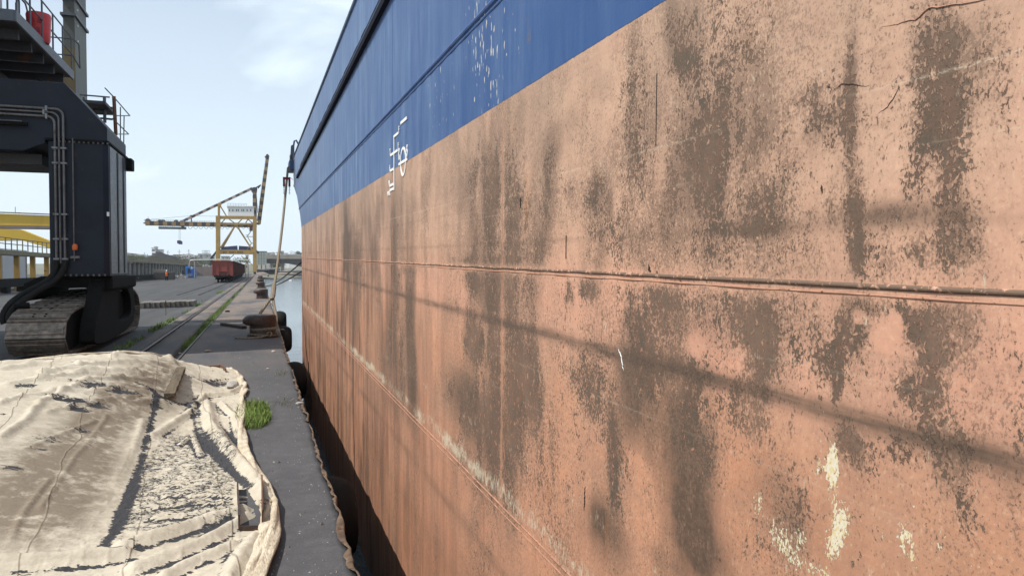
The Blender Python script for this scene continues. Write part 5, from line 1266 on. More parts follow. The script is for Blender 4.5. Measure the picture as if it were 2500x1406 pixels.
# rotating superstructure: platform, cabinets, rails, mast
PX = -5.43
pf = MB(); pf.box((-16, 20.4, 7.79), (PX, 26.0, 7.95)); pfo = pf.build('platform_floor', M['dark_grey'], cr)
ed_ = MB(); ed_.box((PX - .0, 20.35, 7.74), (PX + .05, 26.05, 8.0)); ed_.box((-16, 20.33, 7.74), (PX, 20.40, 8.0)); ed_.build('platform_edge', M['rail_grey'], pfo)
jn = MB()
for y_ in np.arange(21.2, 26, 1.1): jn.box((-16, y_, 7.55), (PX - .15, y_ + .12, 7.79))
jn.box((-16, 24.6, 7.38), (-7.0, 25.9, 7.56)); jn.build('floor_joists', M['dark_grey'], pfo)
MB().box((-9.2, 21.0, 7.45), (-6.9, 22.6, 7.70)).build('slew_motor', M['rust_dark'], cr, bevel=.05)
rl = MB(); xx = PX + .02
ys_ = np.linspace(20.5, 25.9, 6)
for y_ in ys_: rl.tube([(xx, y_, 7.95), (xx, y_, 9.0)], .024, 6)
for zz in (8.5, 9.0): rl.tube([(xx, 20.5, zz), (xx, 25.9, zz)], .022, 6)
rl.tube([(xx, 25.9, 9.0), (xx + .12, 26.3, 8.9), (xx + .12, 26.4, 8.2), (xx, 25.9, 8.5)], .02, 6)
for zz in (8.5, 9.0): rl.tube([(-16, 20.5, zz), (xx, 20.5, zz)], .022, 6)
for x_ in np.arange(-6.3, -12, -.9): rl.tube([(x_, 20.5, 7.95), (x_, 20.5, 9.0)], .024, 6)
for zz in (8.45, 8.95): rl.tube([(-7.2, 25.9, zz), (xx, 25.9, zz)], .02, 6)
rl.build('platform_railing', M['rail_grey'], pfo, True)
hp = MB()
for y_ in (21.6, 22.3): hp.tube([(-5.9, y_, 7.95), (-5.9, y_, 8.75), (-5.87, y_ + .08, 8.9), (-5.84, y_ + .25, 8.95), (-5.8, y_ + .42, 8.9), (-5.78, y_ + .5, 8.75), (-5.78, y_ + .5, 7.95)], .024, 6)
hp.build('grab_hoop', M['rail_grey'], cr, True)
MB().box((-9.0, 20.7, 7.95), (-5.95, 21.4, 9.4)).build('control_cabinet', M['off_white'], cr, bevel=.03)
# red plastic drum on the platform
q = at(95, 97, 22.9); rdm = thing('red_drum', (q[0], 22.9, 7.95), 'red plastic drum standing behind the railing of the crane platform', 'drum')
MB().rings([(0, 0, .24, .24), (.08, 0, .27, .27), (.62, 0, .29, .29), (.70, 0, .30, .30), (.76, 0, .28, .28)], 16, (q[0], 22.9, 7.95)).build('drum_body', M['red'], rdm, True)
MB().box((q[0] - .08, 22.62, 8.40), (q[0] + .12, 22.66, 8.56)).build('drum_recess', M['ratred'], rdm, bevel=.02)
MB().box((q[0] - .1, 22.62, 8.16), (q[0] + .1, 22.66, 8.30)).build('drum_recess', M['ratred'], rdm, bevel=.02)
ma = MB(); a_ = at(155, 160, 27.2)[0]; b_ = at(184, 160, 27.2)[0]
ma.box((a_, 27.2, 4.5), (b_, 28.9, 18)); ma.build('mast', M['mast'], cr, bevel=.02)
MB().box((a_ - .004, 27.19, 7.0), (b_ + .004, 27.20, 9.0)).build('mast_patch', M['mast_ochre'], cr)
for zz in (at(180, 38, 27.2)[2], at(180, 0, 27.2)[2] + .05): MB().box((a_ - .06, 27.1, zz - .04), (b_ + .06, 29.0, zz + .04)).build('mast_flange', M['rail_grey'], cr)
many('mast_bolt', [MB().box((b_ + .0, 27.5, zz), (b_ + .03, 27.56, zz + .06)) for zz in np.arange(9.3, 11.5, .5)], M['white'], cr)
q = at(108, 198, 20.3); MB().tube([(q[0], 20.3, 6.3), (q[0] - .12, 20.3, 6.42)], .03, 8).build('lifting_lug', M['black'], cr)
# support legs on the far side of the portal (hidden from the camera, the portal stands on two bogies)
dx_ = -9.4
MB().box((XL + dx_, YF, 1.74), (XR + dx_, YB, 4.66)).build('leg_column', N, cr)
MB().box((XL + dx_ - .4, 18.4, .05), (XR + dx_ + .2, 26, 1.74)).build('far_bogie', M['black'], cr, bevel=.15)
MB().box((-13.5, 16.6, 7.95), (-8.4, 25.8, 13.6)).build('unseen_machine_house', M['navy'], cr, bevel=.05)  # unseen house, extended forward and upward so its shadow crosses the quay

# ------------------------------------------------------------------ far things
# elevated runway beside the yard
XRW = -20.4
rw = thing('crane_runway', (XRW, 120, 0), 'long elevated runway on pale posts with a yellow-green railing along the yard', 'runway')
zt = 3.55
MB().box((XRW - .9, 30, zt - .35), (XRW, 300, zt)).build('runway_beam', M['greenrail'], rw)
MB().box((XRW - .95, 30, zt - .42), (XRW + .06, 300, zt - .35)).build('beam_flange', M['rust_dark'], rw)
for Y_ in np.arange(38, 90, 4.9): MB().box((XRW - .5, Y_ - .18, 0), (XRW - .1, Y_ + .18, zt - .42)).build('yellow_post', M['yellow'], rw)
for Y_ in np.arange(95, 296, 4.7): MB().box((XRW - .3, Y_ - .15, 0.1), (XRW - .05, Y_ + .15, zt - .42)).build('pale_post', M['post_white'], rw)
rl = MB()
for Y_ in np.concatenate([np.arange(30, 95, 1.6), np.arange(95, 300, .8)]): rl.box((XRW - (.07 if Y_ < 95 else .03), Y_ - (.05 if Y_ < 95 else .04), zt), (XRW, Y_ + (.05 if Y_ < 95 else .04), zt + 1.05))
for z_ in (zt + .55, zt + 1.05): rl.box((XRW - .06, 30, z_ - .035), (XRW - .01, 300, z_ + .035))
rl.build('railing', M['greenrail'], rw)
MB().box((XRW - 1.2, 92, 0), (XRW - .95, 300, zt - .45)).build('infill_panels', M['panel_dark'], rw)
for Y_ in (40, 51.5): MB().tube([(XRW - .5, Y_, zt + .55), (XRW - .5, Y_ + 1.6, zt + .55)], .28, 10).build('cable_drum', M['dark_grey'], rw, True)
# grey shed behind the yellow posts
sh = thing('grey_shed', (-26, 62, 0), 'pale grey sheet-clad shed behind the yellow posts at far left', 'shed')
s_ = MB(); s_.box((-32, 30, 0), (-23.2, 90, 3.9)); s_.build('wall', M['panel_grey'], sh)
for Y_ in np.arange(31, 90, 3.9): MB().box((-23.2, Y_, 0), (-23.1, Y_ + .12, 3.85)).build('cladding_seam', M['post_white'], sh)
for Y_ in (54.0, 64.5): MB().box((-23.22, Y_, 2.3), (-23.12, Y_ + 1.1, 2.75)).build('vent', M['panel_dark'], sh)
MB().box((-23.25, 61.0, 0), (-23.13, 62.3, 1.9)).build('door', M['dark_grey'], sh)
# low cable trough wall with scalloped covers
tw = thing('cable_trough', (-19.6, 90, 0), 'low dark trough wall with scalloped top running along the left of the yard', 'trough')
sc = MB()
yy = np.arange(34, 100, .12)
for i in range(len(yy) - 1):
    z0_ = 1.05 + .10 * abs(math.sin(yy[i] * math.pi / 1.15))
    sc.box((-19.9, yy[i], .45), (-19.3, yy[i + 1], z0_))
sc.build('covers', M['black'], tw)
MB().box((-19.9, 100, .15), (-19.3, 190, .95)).build('side_wall', M['black'], tw)
for Y_ in np.arange(36, 100, 4.2): MB().box((-19.85, Y_, 0), (-19.35, Y_ + .9, .45)).build('support', M['black'], tw)
for Y_ in np.arange(102, 140, 3.2): MB().tube([(-19.29, Y_, .45), (-19.25, Y_, .45)], .11, 8).build('pale_cap', M['post_white'], tw)
for k, Y_ in enumerate((46.0, 57.0)):
    sp = [(rng.normal(-19.0, .5), Y_ + rng.normal(0, 1.2), -.02) for _ in range(500)]
    tag(blades('weed_patch', sp, M['weed'], .2, .6, .03, .7), ('green weeds under the dark trough wall at the far left edge', 'green weeds under the dark trough wall, nearer the crawler crane')[k], 'weeds')

# yellow yard gantries far left
yg = thing('yard_gantry', at(60, 600, 120), 'yellow box girder of a yard crane at far left, upper and level', 'gantry')
def beamq(name, pts, parent, mat, Y, dY, ): 
    P = [at(x, y, Y) for x, y in pts]; MB().prism([(p[0], p[2]) for p in P], 'y', Y, Y + dY).build(name, mat, parent)
beamq('girder', [(-260, 512), (262, 532), (262, 554), (-260, 546)], yg, M['yellow_clean'], 120, 2)
beamq('rail_flange', [(-260, 546.5), (262, 554.5), (262, 561), (-260, 553)], yg, M['roof'], 119.9, 2.4)
beamq('walkway', [(-260, 507), (262, 527), (262, 529), (-260, 509)], yg, M['post_white'], 119.8, 1.2)
beamq('lamp_post', [(36.4, 505), (37.6, 505), (37.6, 522), (36.4, 522)], yg, M['grey_steel'], 119.9, .1)
beamq('leg', [(235, 554), (262, 554), (258, 680), (240, 680)], yg, M['yellow_clean'], 120.2, 1.6)
beamq('leg', [(-250, 550), (-225, 550), (-228, 690), (-245, 690)], yg, M['yellow_clean'], 120.2, 1.6)
yg2 = thing('yard_gantry', at(60, 640, 100), 'yellow gooseneck girder at far left, sloping down behind the crane leg', 'gantry')
beamq('girder', [(-260, 552), (44, 560), (50, 560.5), (130, 592), (262, 645), (262, 663), (130, 608), (50, 586.5), (-260, 590)], yg2, M['yellow_clean'], 100, 1.6)
beamq('leg', [(240, 640), (262, 648), (258, 688), (246, 688)], yg2, M['yellow_clean'], 100.2, 1.2)
beamq('leg', [(-250, 588), (-228, 588), (-230, 696), (-246, 696)], yg2, M['yellow_clean'], 100.2, 1.2)

# blue cabin, loading pipe, barrier, scrap, worker, hut
q0, q1 = gnd(453, 678.2), gnd(486, 677.0)
cb = thing('blue_cabin', (q0 + q1) / 2, 'bright blue steel cabin standing in the yard left of the red wagons', 'cabin')
Yc_ = q0[1]; z1 = at(470, 651, Yc_)[2]
cs = MB().box((q0[0], Yc_, 0), (q1[0] - 1.0, Yc_ + 2.6, z1)).build('cabin_shell', M['cabin'], cb, bevel=.05)
MB().box((q1[0] - 1.0, Yc_ + .25, 0), (q1[0], Yc_ + 2.8, z1 - .1)).build('cabin_annex', M['cabin'], cb, bevel=.05)
MB().box((q0[0] + .45, Yc_ - .03, z1 * .42), (q0[0] + 1.05, Yc_, z1 * .82)).build('window', M['window'], cs)
MB().box((q0[0] + .5, Yc_ - .03, .05), (q0[0] + 1.1, Yc_, .8)).build('door', M['navybox'], cs)
for x_ in np.linspace(q0[0] + 1.2, q1[0] - .1, 5): MB().box((x_, Yc_ - .05, .1), (x_ + .07, Yc_, z1 - .1)).build('cabin_rib', M['cabin'], cs)
lp_ = thing('loading_pipe', gnd(473, 675), 'pale bent overhead pipe rising beside the blue cabin and reaching over the wagons', 'pipe')
Yp = Yc_ - .6
P = [at(475, 677, Yp), at(475, 640, Yp), at(473, 637, Yp), at(468, 635.5, Yp), at(464, 637, Yp), at(462.5, 641, Yp), at(462, 651, Yp)]
MB().tube(P, .09, 8).build('arch_pipe', M['post_white'], lp_, True)
P = [at(463, 640, Yp + 1), at(465, 635.5, Yp + 1), at(470, 634.2, Yp + 1), at(540, 633.8, Yp + 1.5), at(606, 634.5, Yp + 2)]
MB().tube(P, .085, 8).build('overhead_pipe', M['white'], lp_, True)
MB().tube([at(606, 634.5, Yp + 2), gnd(606, 679)], .07, 6).build('prop', M['dark_grey'], lp_)
MB().tube([at(600, 634.5, Yp + 2), gnd(600, 679)], .07, 6).build('prop', M['dark_grey'], lp_)
MB().tube([at(466, 651, Yp - .4), at(470, 655, Yp - .4), at(466, 656, Yp - .4)], .10, 6).build('white_hose', M['white'], lp_, True)
p = gnd(474, 676.5); bo = thing('striped_post', p, 'red and white striped post in front of the blue cabin', 'post')
for k in range(4): MB().box((p[0] - .16, p[1] - .7, .25 * k + .01), (p[0] + .16, p[1] - .5, .25 * k + .25)).build('band', M['red'] if k % 2 else M['white'], bo)
# worker
p = gnd(407, 686.0)
wkr = thing('person', p, 'worker in orange jacket and pale helmet standing far off in the yard', 'person')
HW = 1.74
def skin_body(name, verts, edges, radii, mat, parent):
    me = bpy.data.meshes.new(name); o = ORG[parent.name]
    me.from_pydata([tuple(V(v) - o) for v in verts], edges, []); ob = bpy.data.objects.new(name, me); COL.objects.link(ob); ob.parent = parent; ORG[ob.name] = o
    sk = ob.modifiers.new('skin', 'SKIN'); me.skin_vertices.new() if not me.skin_vertices else None
    for i, r in enumerate(radii): me.skin_vertices[0].data[i].radius = (r, r)
    me.skin_vertices[0].data[0].use_root = True
    ob.modifiers.new('sub', 'SUBSURF').render_levels = 1; me.materials.append(mat); return ob
b = lambda x, y, z: (p[0] + x, p[1] + y, z)
skin_body('body', [b(0, 0, .95), b(0, 0, 1.2), b(0, 0, 1.42), b(0, -.02, 1.52), b(0, -.03, 1.62), b(-.1, 0, .9), b(-.12, -.05, .5), b(-.13, .02, .08), b(.1, 0, .9), b(.13, .05, .5), b(.15, .08, .08), b(-.2, 0, 1.38), b(-.27, -.02, 1.1), b(-.22, -.2, .95), b(.2, 0, 1.38), b(.28, .02, 1.1), b(.27, -.1, .85), b(-.13, -.14, .04), b(.15, -.08, .04)],
          [(0, 1), (1, 2), (2, 3), (3, 4), (0, 5), (5, 6), (6, 7), (0, 8), (8, 9), (9, 10), (2, 11), (11, 12), (12, 13), (2, 14), (14, 15), (15, 16), (7, 17), (10, 18)],
          [.15, .16, .17, .06, .10, .10, .08, .055, .10, .08, .055, .07, .055, .045, .07, .055, .045, .05, .05], M['black'], wkr)
MB().rings([(.80, 0, .21, .16), (.95, 0, .215, .17), (1.2, 0, .22, .17), (1.40, 0, .22, .16), (1.48, 0, .12, .10)], 14, p).build('orange_jacket', M['orange'], wkr, True)
MB().rings([(1.52, 0, .08, .09), (1.6, 0, .095, .11), (1.68, 0, .09, .105)], 12, (p[0], p[1] - .02, 0)).build('face', M['skin'], wkr, True)
MB().rings([(1.66, 0, .125, .15), (1.69, 0, .12, .14), (1.76, 0, .09, .10), (1.79, 0, .04, .05)], 12, (p[0], p[1] - .02, 0)).build('helmet', M['white'], wkr, True)
# low hut and stacked bundles behind the worker
p = gnd(392, 683); hu = thing('grey_block', p, 'low grey concrete block behind the orange worker, pale stack beside it', 'block')
MB().box((p[0] - 1.3, p[1] + 1, 0), (p[0] + 2.2, p[1] + 3, 1.35)).build('block_body', M['concrete_dark'], hu, bevel=.05)
MB().box((p[0] - 1.6, p[1] + 2.5, 1.35), (p[0] + .9, p[1] + 4, 1.9)).build('pale_stack', M['concrete'], hu, bevel=.05)
for k in range(4):
    c_ = gnd(421 + 9 * k, 680.5 - k * .6); sc = MB()
    for j in range(16):
        a = rng.uniform(0, 6.283); l = rng.uniform(.5, 1.5); x_, y_ = c_[0] + rng.normal(0, .8), c_[1] + rng.normal(0, .7); z_ = rng.uniform(.05, .75)
        sc.bar((x_, y_, z_), (x_ + l * math.cos(a), y_ + l * math.sin(a) * .6, max(.03, z_ + rng.uniform(-.4, .4))), .08, .06)
    tag(sc.build('scrap_heap', M['scrap']), ('heap of pale scrap metal nearest the orange worker', 'second heap of pale scrap metal from the orange worker', 'third heap of pale scrap metal from the orange worker', 'heap of pale scrap metal nearest the blue cabin')[k], 'scrap', 'scrap heaps in the yard')
rp_ = thing('red_pole', (-19.0, 104, 0), 'reddish upright pole just right of the crane leg by the runway', 'pole')
MB().box((-19.15, 103.8, 0), (-18.85, 104.2, 2.9)).build('pole_shaft', M['wagon'], rp_)
MB().box((-19.3, 103.7, 2.2), (-18.2, 103.9, 2.5)).build('pole_arm', M['post_white'], rp_)

# wagons
w0, w1 = gnd(521, 690), gnd(568, 690)
WX0, WX1 = -6.55, -3.72; WY = float(w0[1]); WL = 13.6
wg = thing('freight_wagon', ((WX0 + WX1) / 2, WY, 0), 'front red open freight wagon with a panelled end, nearest on the track', 'wagon', 'red freight wagons in a train')
zb, ztop = .98, 3.12
w = MB(); t_ = .08
w.box((WX0, WY, zb), (WX1, WY + t_, ztop)); w.box((WX0, WY + WL - t_, zb), (WX1, WY + WL, ztop)); w.box((WX0 + .1, WY + t_, zb), (WX1 - .1, WY + WL - t_, zb + .1)); ew = w.build('end_wall', M['wagon'], wg)
w = MB(); w.box((WX0, WY + t_, zb), (WX0 + t_, WY + WL - t_, ztop)); w.box((WX1 - t_, WY + t_, zb), (WX1, WY + WL - t_, ztop)); sw = w.build('side_wall', M['wagon_dark'], wg)
w = MB()
for x_ in (WX0 + .02, WX0 + .80, WX1 - .88, WX1 - .1): w.box((x_, WY - .09, zb), (x_ + .09, WY, ztop - .06))
w.box((WX0 - .02, WY - .10, ztop - .08), (WX1 + .02, WY, ztop + .04)); w.box((WX0 + .85, WY - .07, zb + .62), (WX1 - .85, WY, zb + .72))
for a, bq in (((WX0, ztop - .3), (WX0 + .3, ztop)), ((WX1, ztop - .3), (WX1 - .3, ztop))): w.bar((a[0], WY - .05, a[1]), (bq[0], WY - .05, bq[1]), .08, .08)
w.build('end_ribs', M['wagon'], ew)
w = MB()
for y_ in np.linspace(WY + .3, WY + WL - .4, 9): w.box((WX1, y_, zb), (WX1 + .09, y_ + .12, ztop - .03))
w.box((WX1 - .02, WY, ztop - .06), (WX1 + .1, WY + WL, ztop + .05)); w.build('side_ribs', M['wagon_dark'], sw)
MB().box((WX0 + .9, WY - .05, zb + .06), (WX1 - .9, WY - .005, zb + .58)).build('end_flap', M['wagon_dark'], ew)
w = MB(); w.box((WX0 + .2, WY - .15, .78), (WX1 - .2, WY + WL + .1, zb)); w.build('underframe', M['black'], wg)
for x_ in (WX0 + .55, WX1 - .55):
    MB().tube([(x_, WY - .15, .92), (x_, WY - .5, .92), (x_, WY - .51, .92), (x_, WY - .56, .92)], [.09, .09, .22, .22], 14).build('buffer', M['black'], wg, True)
MB().bar(((WX0 + WX1) / 2, WY - .1, .9), ((WX0 + WX1) / 2, WY - .4, .8), .12, .16).build('coupling', M['black'], wg)
for yb_ in (1.9, WL - 1.9):
    w = MB()
    for dy in (-.9, .9):
        for x_ in (-5.85, -4.35): w.tube([(x_ - .07, WY + yb_ + dy, .47), (x_ + .07, WY + yb_ + dy, .47)], .46, 18)
        w.tube([(-5.9, WY + yb_ + dy, .47), (-4.3, WY + yb_ + dy, .47)], .08, 8)
    for x_ in (-6.1, -4.1): w.box((x_ - .08, WY + yb_ - 1.4, .42), (x_ + .08, WY + yb_ + 1.4, .68))
    w.build('bogie', M['black'], wg)
for k in range(1, 6):
    dup(wg, ((WX0 + WX1) / 2, WY + k * (WL + .95), 0), ('second', 'third', 'fourth', 'fifth', 'sixth')[k - 1] + ' red wagon in the train behind the front one')

# quayside container crane, boom raised
GY = 332.0
def G(x, y, dy=0.0): return at(x, y, GY + dy)
gc = thing('container_crane', G(575, 668), 'tall yellow quay crane with banded boom raised and a white machinery house', 'crane')
YL = M['yellow']
def gbar(name, a, bq, w_, mat, h=None, dy=0.0, hz=False):
    p, q = G(*a, dy), G(*bq, dy); o = MB().bar(p, q, w_, h or w_, (0, 1, 0)).build(name, mat, gc)
    if hz: L_ = float(np.linalg.norm(q - p)); set_attr(o, 'len', [0] * 4 + [L_] * 4)
    return o
for dy in (0, 17):
    gbar('portal_leg', (532.5, 668), (532.5, 527), 1.75, YL, dy=dy); gbar('portal_leg', (622, 664), (622, 530), 1.5, YL, dy=dy)
    gbar('top_beam', (533, 531), (622, 532), 1.3, YL, 1.1, dy=dy); gbar('sill_beam', (533, 615), (622, 616), 1.9, YL, 1.2, dy=dy)
gbar('portal_tie', (533, 546.5), (622, 547), .8, YL)
gbar('brace', (576, 548), (538, 606), .6, YL); gbar('brace', (576, 548), (543, 606), .6, YL, dy=6); gbar('brace', (576, 548), (617, 612), .65, YL)
gbar('gusset', (571, 547), (581, 547), 1.1, YL, .4, dy=-.8)
for a, bq in (((540, 545), (551, 533)), ((557, 533), (574, 546)), ((580, 546), (592, 534)), ((599, 546), (605, 536)), ((604, 534), (619, 547))): gbar('upper_brace', a, bq, .35, M['dark_grey'], dy=2)
gbar('trolley_girder', (355, 544.5), (627, 550), 1.6, M['hazard'], 1.2, dy=5, hz=True)
gbar('trolley_girder', (355, 545.5), (627, 551), 1.7, M['dark_grey'], 1.2, dy=11)
gbar('rear_tie', (440, 543), (616, 460), 1.0, M['hazard_pale'], .9, dy=5, hz=True)
gbar('tie_post', (534.5, 500), (534.5, 530), .9, YL, dy=3); gbar('tie_strut', (536, 500), (553, 528), .5, YL, dy=3)
MB().prism([(G(x, y)[0], G(x, y)[2]) for x, y in ((530, 498), (536, 495), (540, 497), (537, 505), (532, 503))], 'y', GY + 2, GY + 4).build('gusset', YL, gc)
gbar('mast', (621, 532), (621, 458), 1.35, M['hazard'], .9, dy=4, hz=True); gbar('mast', (625, 545), (624.5, 462), .7, M['dark_grey'], .5, dy=9)
gbar('mast_stay', (626, 478), (629, 520), .3, M['grey_steel'], dy=6)
MB().prism([(G(x, y)[0], G(x, y)[2]) for x, y in ((613, 461), (618, 456), (628, 456), (627, 463), (622, 466), (616, 465))], 'y', GY + 2, GY + 12).build('mast_head', M['dark_grey'], gc)
gbar('backstay_link', (626, 458), (637, 452), .5, M['dark_grey'], dy=5); gbar('backstay_strut', (630, 460), (636, 452), .5, M['dark_grey'], dy=5)
gbar('raised_boom', (632.5, 547), (653.5, 380), 1.4, M['hazard'], 1.2, dy=5, hz=True); gbar('raised_boom', (629.5, 540), (647, 415), .9, M['hazard_pale'], .7, dy=10, hz=True)
gbar('boom_walkway', (645, 425), (651, 386), .16, M['grey_steel'], dy=4); gbar('boom_tip', (647.5, 385), (656, 380), .9, M['dark_grey'], 1.4, dy=5); gbar('boom_tip', (650, 379), (655, 378), .5, M['dark_grey'], .6, dy=5)
gbar('boom_hinge', (622, 545), (634, 547), .9, M['dark_grey'], 1.0, dy=5)
hp_ = [G(x, y) for x, y in ((556, 530), (620, 530), (620, 503), (556, 502))]
mh = MB().prism([(q[0], q[2]) for q in hp_], 'y', GY + 1.5, GY + 13).build('machinery_house', M['white'], gc)
MB().prism([(G(x, y)[0], G(x, y)[2]) for x, y in ((554, 505.5), (621, 506.5), (621, 503), (554, 502))], 'y', GY + 1.2, GY + 13.3).build('house_roof', M['off_white'], mh)
for x_ in (560, 568.5, 577.5, 581.8, 590.5, 594.8, 603.3, 612): 
    q = G(x_, 513.5, 1.45); MB().box((q[0] - .17, GY + 1.42, q[2] - .42), (q[0] + .17, GY + 1.52, q[2] + .42)).build('house_window', M['window'], mh)
rl = MB()
def grail(a, bq, h=6.0, n=8, dy=1.3):
    p, q = G(*a, dy), G(*bq, dy)
    for t in np.linspace(0, 1, n): c_ = p * (1 - t) + q * t; rl.bar(c_, c_ + np.array([0, 0, .9]), .09)
    rl.bar(p + np.array([0, 0, .9]), q + np.array([0, 0, .9]), .09); rl.bar(p + np.array([0, 0, .45]), q + np.array([0, 0, .45]), .07)
grail((556, 502), (602, 503)); grail((352, 541), (440, 543), n=16, dy=4); grail((440, 543), (528, 545.5), n=16, dy=4)
rl.build('railings', M['grey_steel'], gc)
for k, (x_, y_) in enumerate(((361, 540), (390, 541.5), (398, 541.5), (430, 542))): MB().tube([G(x_, y_, 5), G(x_, y_, 9)], .95 if k else 1.1, 14).build('rope_sheave', M['dark_grey'], gc, True)
gbar('girder_end', (350.5, 545), (358, 544), .5, M['dark_grey'], .9, dy=5); gbar('aerial', (361.5, 529), (361.5, 540), .12, M['grey_steel'], dy=5)
gbar('hoist_rope', (366, 536), (466, 527), .10, M['grey_steel'], dy=7); gbar('hoist_rope', (466, 527), (530, 528.5), .10, M['grey_steel'], dy=7)
gbar('rope_post', (467, 527), (467.5, 542), .4, M['dark_grey'], dy=5); gbar('rope_post', (464, 528), (471, 527.5), .8, M['dark_grey'], .5, dy=5)
gbar('trolley_cab', (387, 556.5), (455, 557.5), 1.0, M['grey_steel'], .28, dy=6); gbar('trolley_cab', (437, 548), (452, 557), .7, M['dark_grey'], .8, dy=6)
rl = MB()
for x_ in np.linspace(388, 454, 13): rl.bar(G(x_, 556, 5.6), G(x_, 551, 5.6), .09)
rl.bar(G(388, 551.5, 5.6), G(454, 552.5, 5.6), .08); rl.build('trolley_railing', M['grey_steel'], gc)
fe = []
for i in range(13):
    x0_ = 458 + i * 13
    for t in np.linspace(0, 1, 7)[:-1]: fe.append(G(x0_ + 13 * t, 552 + 7 * math.sin(math.pi * t), 5))
MB().tube(fe, .07, 4).build('festoon_cable', M['dark_grey'], gc)
for a, bq in (((613, 564), (604, 577)), ((604, 578), (614, 594)), ((614, 594), (603, 610))): gbar('stairs', a, bq, .3, M['grey_steel'], dy=1)
for a, bq in (((600, 578), (620, 578)), ((613, 594), (621, 594)), ((608, 564), (620, 563)), ((600, 574), (605, 574))): gbar('stair_landing', a, bq, .25, M['grey_steel'], dy=1)
MB().box(G(609, 563, 2), G(617, 553, 5)).build('operator_cab', M['rust'], gc)
gbar('spreader_beam', (540, 609), (580, 605.5), 2.0, M['navybox'], 1.0, dy=3); gbar('spreader_beam', (583, 606), (622, 609), 2.0, M['navybox'], 1.6, dy=3)
gbar('knee', (516, 630), (529, 614), .8, M['dark_grey'], 1.2, dy=8); gbar('knee', (516, 630), (517, 645), .9, M['dark_grey'], 1.2, dy=8); gbar('knee', (623, 609), (631, 619), .8, M['navybox'], 1.1, dy=4)
gbar('low_brace', (589, 625), (617, 647), .35, M['yellow_clean'], dy=2); gbar('low_brace', (571, 622), (555, 636), .3, M['dark_grey'], dy=6)
MB().box(G(619, 671, -1), G(625.5, 664, 3)).build('bogie', M['black'], gc); MB().box(G(529, 672, -1), G(537, 665, 3)).build('bogie', M['black'], gc)
# lettering on the sill beam, too small and soot-covered to read: worn dark strokes
for x_ in (546, 549, 552, 561, 564, 567, 570, 574, 580, 583, 586, 589, 592):
    q = G(x_, 615.6, -.62); MB().box((q[0] - .13, GY - .64, q[2] - .38), (q[0] + .13, GY - .6, q[2] + .38)).build('worn_letter', M['dark_grey'], gc)
# load hanging from the trolley
q = G(438.5, 592, 6); ld = thing('hanging_load', q, 'small dark blue load hanging on ropes below the crane girder', 'load')
pts = [(433, 587.5), (439.5, 586.8), (444.5, 589), (444.8, 596.5), (437, 596.5), (436, 594.5), (433, 594.5)]
MB().prism([(G(x, y, 6)[0], G(x, y, 6)[2]) for x, y in pts], 'y', GY + 5, GY + 7.5).build('load_body', M['navybox'], ld)
for x_ in (437, 440): MB().bar(G(x_, 586.8, 6), G(x_, 557, 6), .09).build('hoist_rope', M['grey_steel'], ld)

# coal heaps behind the runway
def heap(name, cx, cy, rx, ry, h, label, seed):
    X, Y = np.meshgrid(np.linspace(-1, 1, 46), np.linspace(-1, 1, 30)); r_ = np.hypot(X, Y)
    Z = h * np.clip(1 - r_, 0, 1) ** .85 * (.78 + .5 * fbm(X * 2.2 + seed, Y * 2.2 + seed, 4)) - .05
    tag(grid_obj(name, cx + X * rx, cy + Y * ry, Z, M['coal']), label, 'heap')
c_ = at(392, 650, 235); heap('coal_heap', c_[0] - .6, 235, 12.0, 16, 7.4, 'big black coal heap with a ridged top behind the runway', 2.0)
c_ = at(375, 650, 228); heap('coal_heap', c_[0], 238, 7, 14, 6.4, 'left shoulder of black coal behind the runway', 5.0)
c_ = at(466, 650, 290); heap('coal_heap', c_[0], 292, 7, 12, 5.6, 'smaller black coal heap left of the loading pipe', 4.0)

# retaining wall at the end of the yard
q0, q1 = gnd(486, 673.5), gnd(523, 672.5)
tag(MB().box((q0[0] - 6, q0[1], 0), (-7.5, q0[1] + .6, at(500, 651, q0[1])[2])).build('retaining_wall', M['roof']), 'brownish stained retaining wall between the blue cabin and the wagons', 'wall')

# city on the rise beyond
def building(x0, x1, yt, Y, mat, label, roof=None, storeys=3, depth=14, flat=True, base=648):
    a, b_ = at(x0, base, Y), at(x1, base, Y); zt_ = at(x0, yt, Y)[2]; zb_ = a[2] - 6
    t = thing('building', ((a[0] + b_[0]) / 2, Y, zb_ + 4), label, 'building')
    MB().box((a[0], Y, zb_), (b_[0], Y + depth, zt_)).build('wall', mat, t)
    if flat: MB().box((a[0] - .4, Y - .4, zt_), (b_[0] + .4, Y + depth + .4, zt_ + .5)).build('roof', roof or M['bld_c'], t)
    else:
        h_ = (b_[0] - a[0]) * .16; MB().prism([(a[0] - .6, zt_), (b_[0] + .6, zt_), ((a[0] + b_[0]) / 2, zt_ + h_)], 'y', Y - .5, Y + depth + .5).build('roof', roof or M['roof'], t)
    nwin = max(2, int((b_[0] - a[0]) / 3.4)); w0_ = None
    for s_ in range(storeys):
        for k in range(nwin):
            if rng.random() < .12: continue
            x_ = a[0] + (k + .5) * (b_[0] - a[0]) / nwin; z_ = zt_ - 1.2 - s_ * 3.0
            if w0_ is None:
                w0_ = MB().box((x_ - .65, Y - .06, z_ - 1.3), (x_ + .65, Y, z_)).build('window', M['win_far'], t); xz = (x_, z_)
            else:
                c_ = w0_.copy(); COL.objects.link(c_); c_.parent = t; c_.location = (x_ - xz[0], 0, z_ - xz[1])
    return t
building(298, 328, 621, 620, M['bld_b'], 'low pale building with brown roof just right of the crane leg', M['roof'], 2, flat=True)
building(371, 379, 606, 700, M['bld_b'], 'slim front wing of the tall grey block above the coal heap', M['bld_c'], 9)
building(377, 381, 603, 703, M['bld_c'], 'lift shaft on the tall grey block above the coal heap', M['bld_c'], 2)
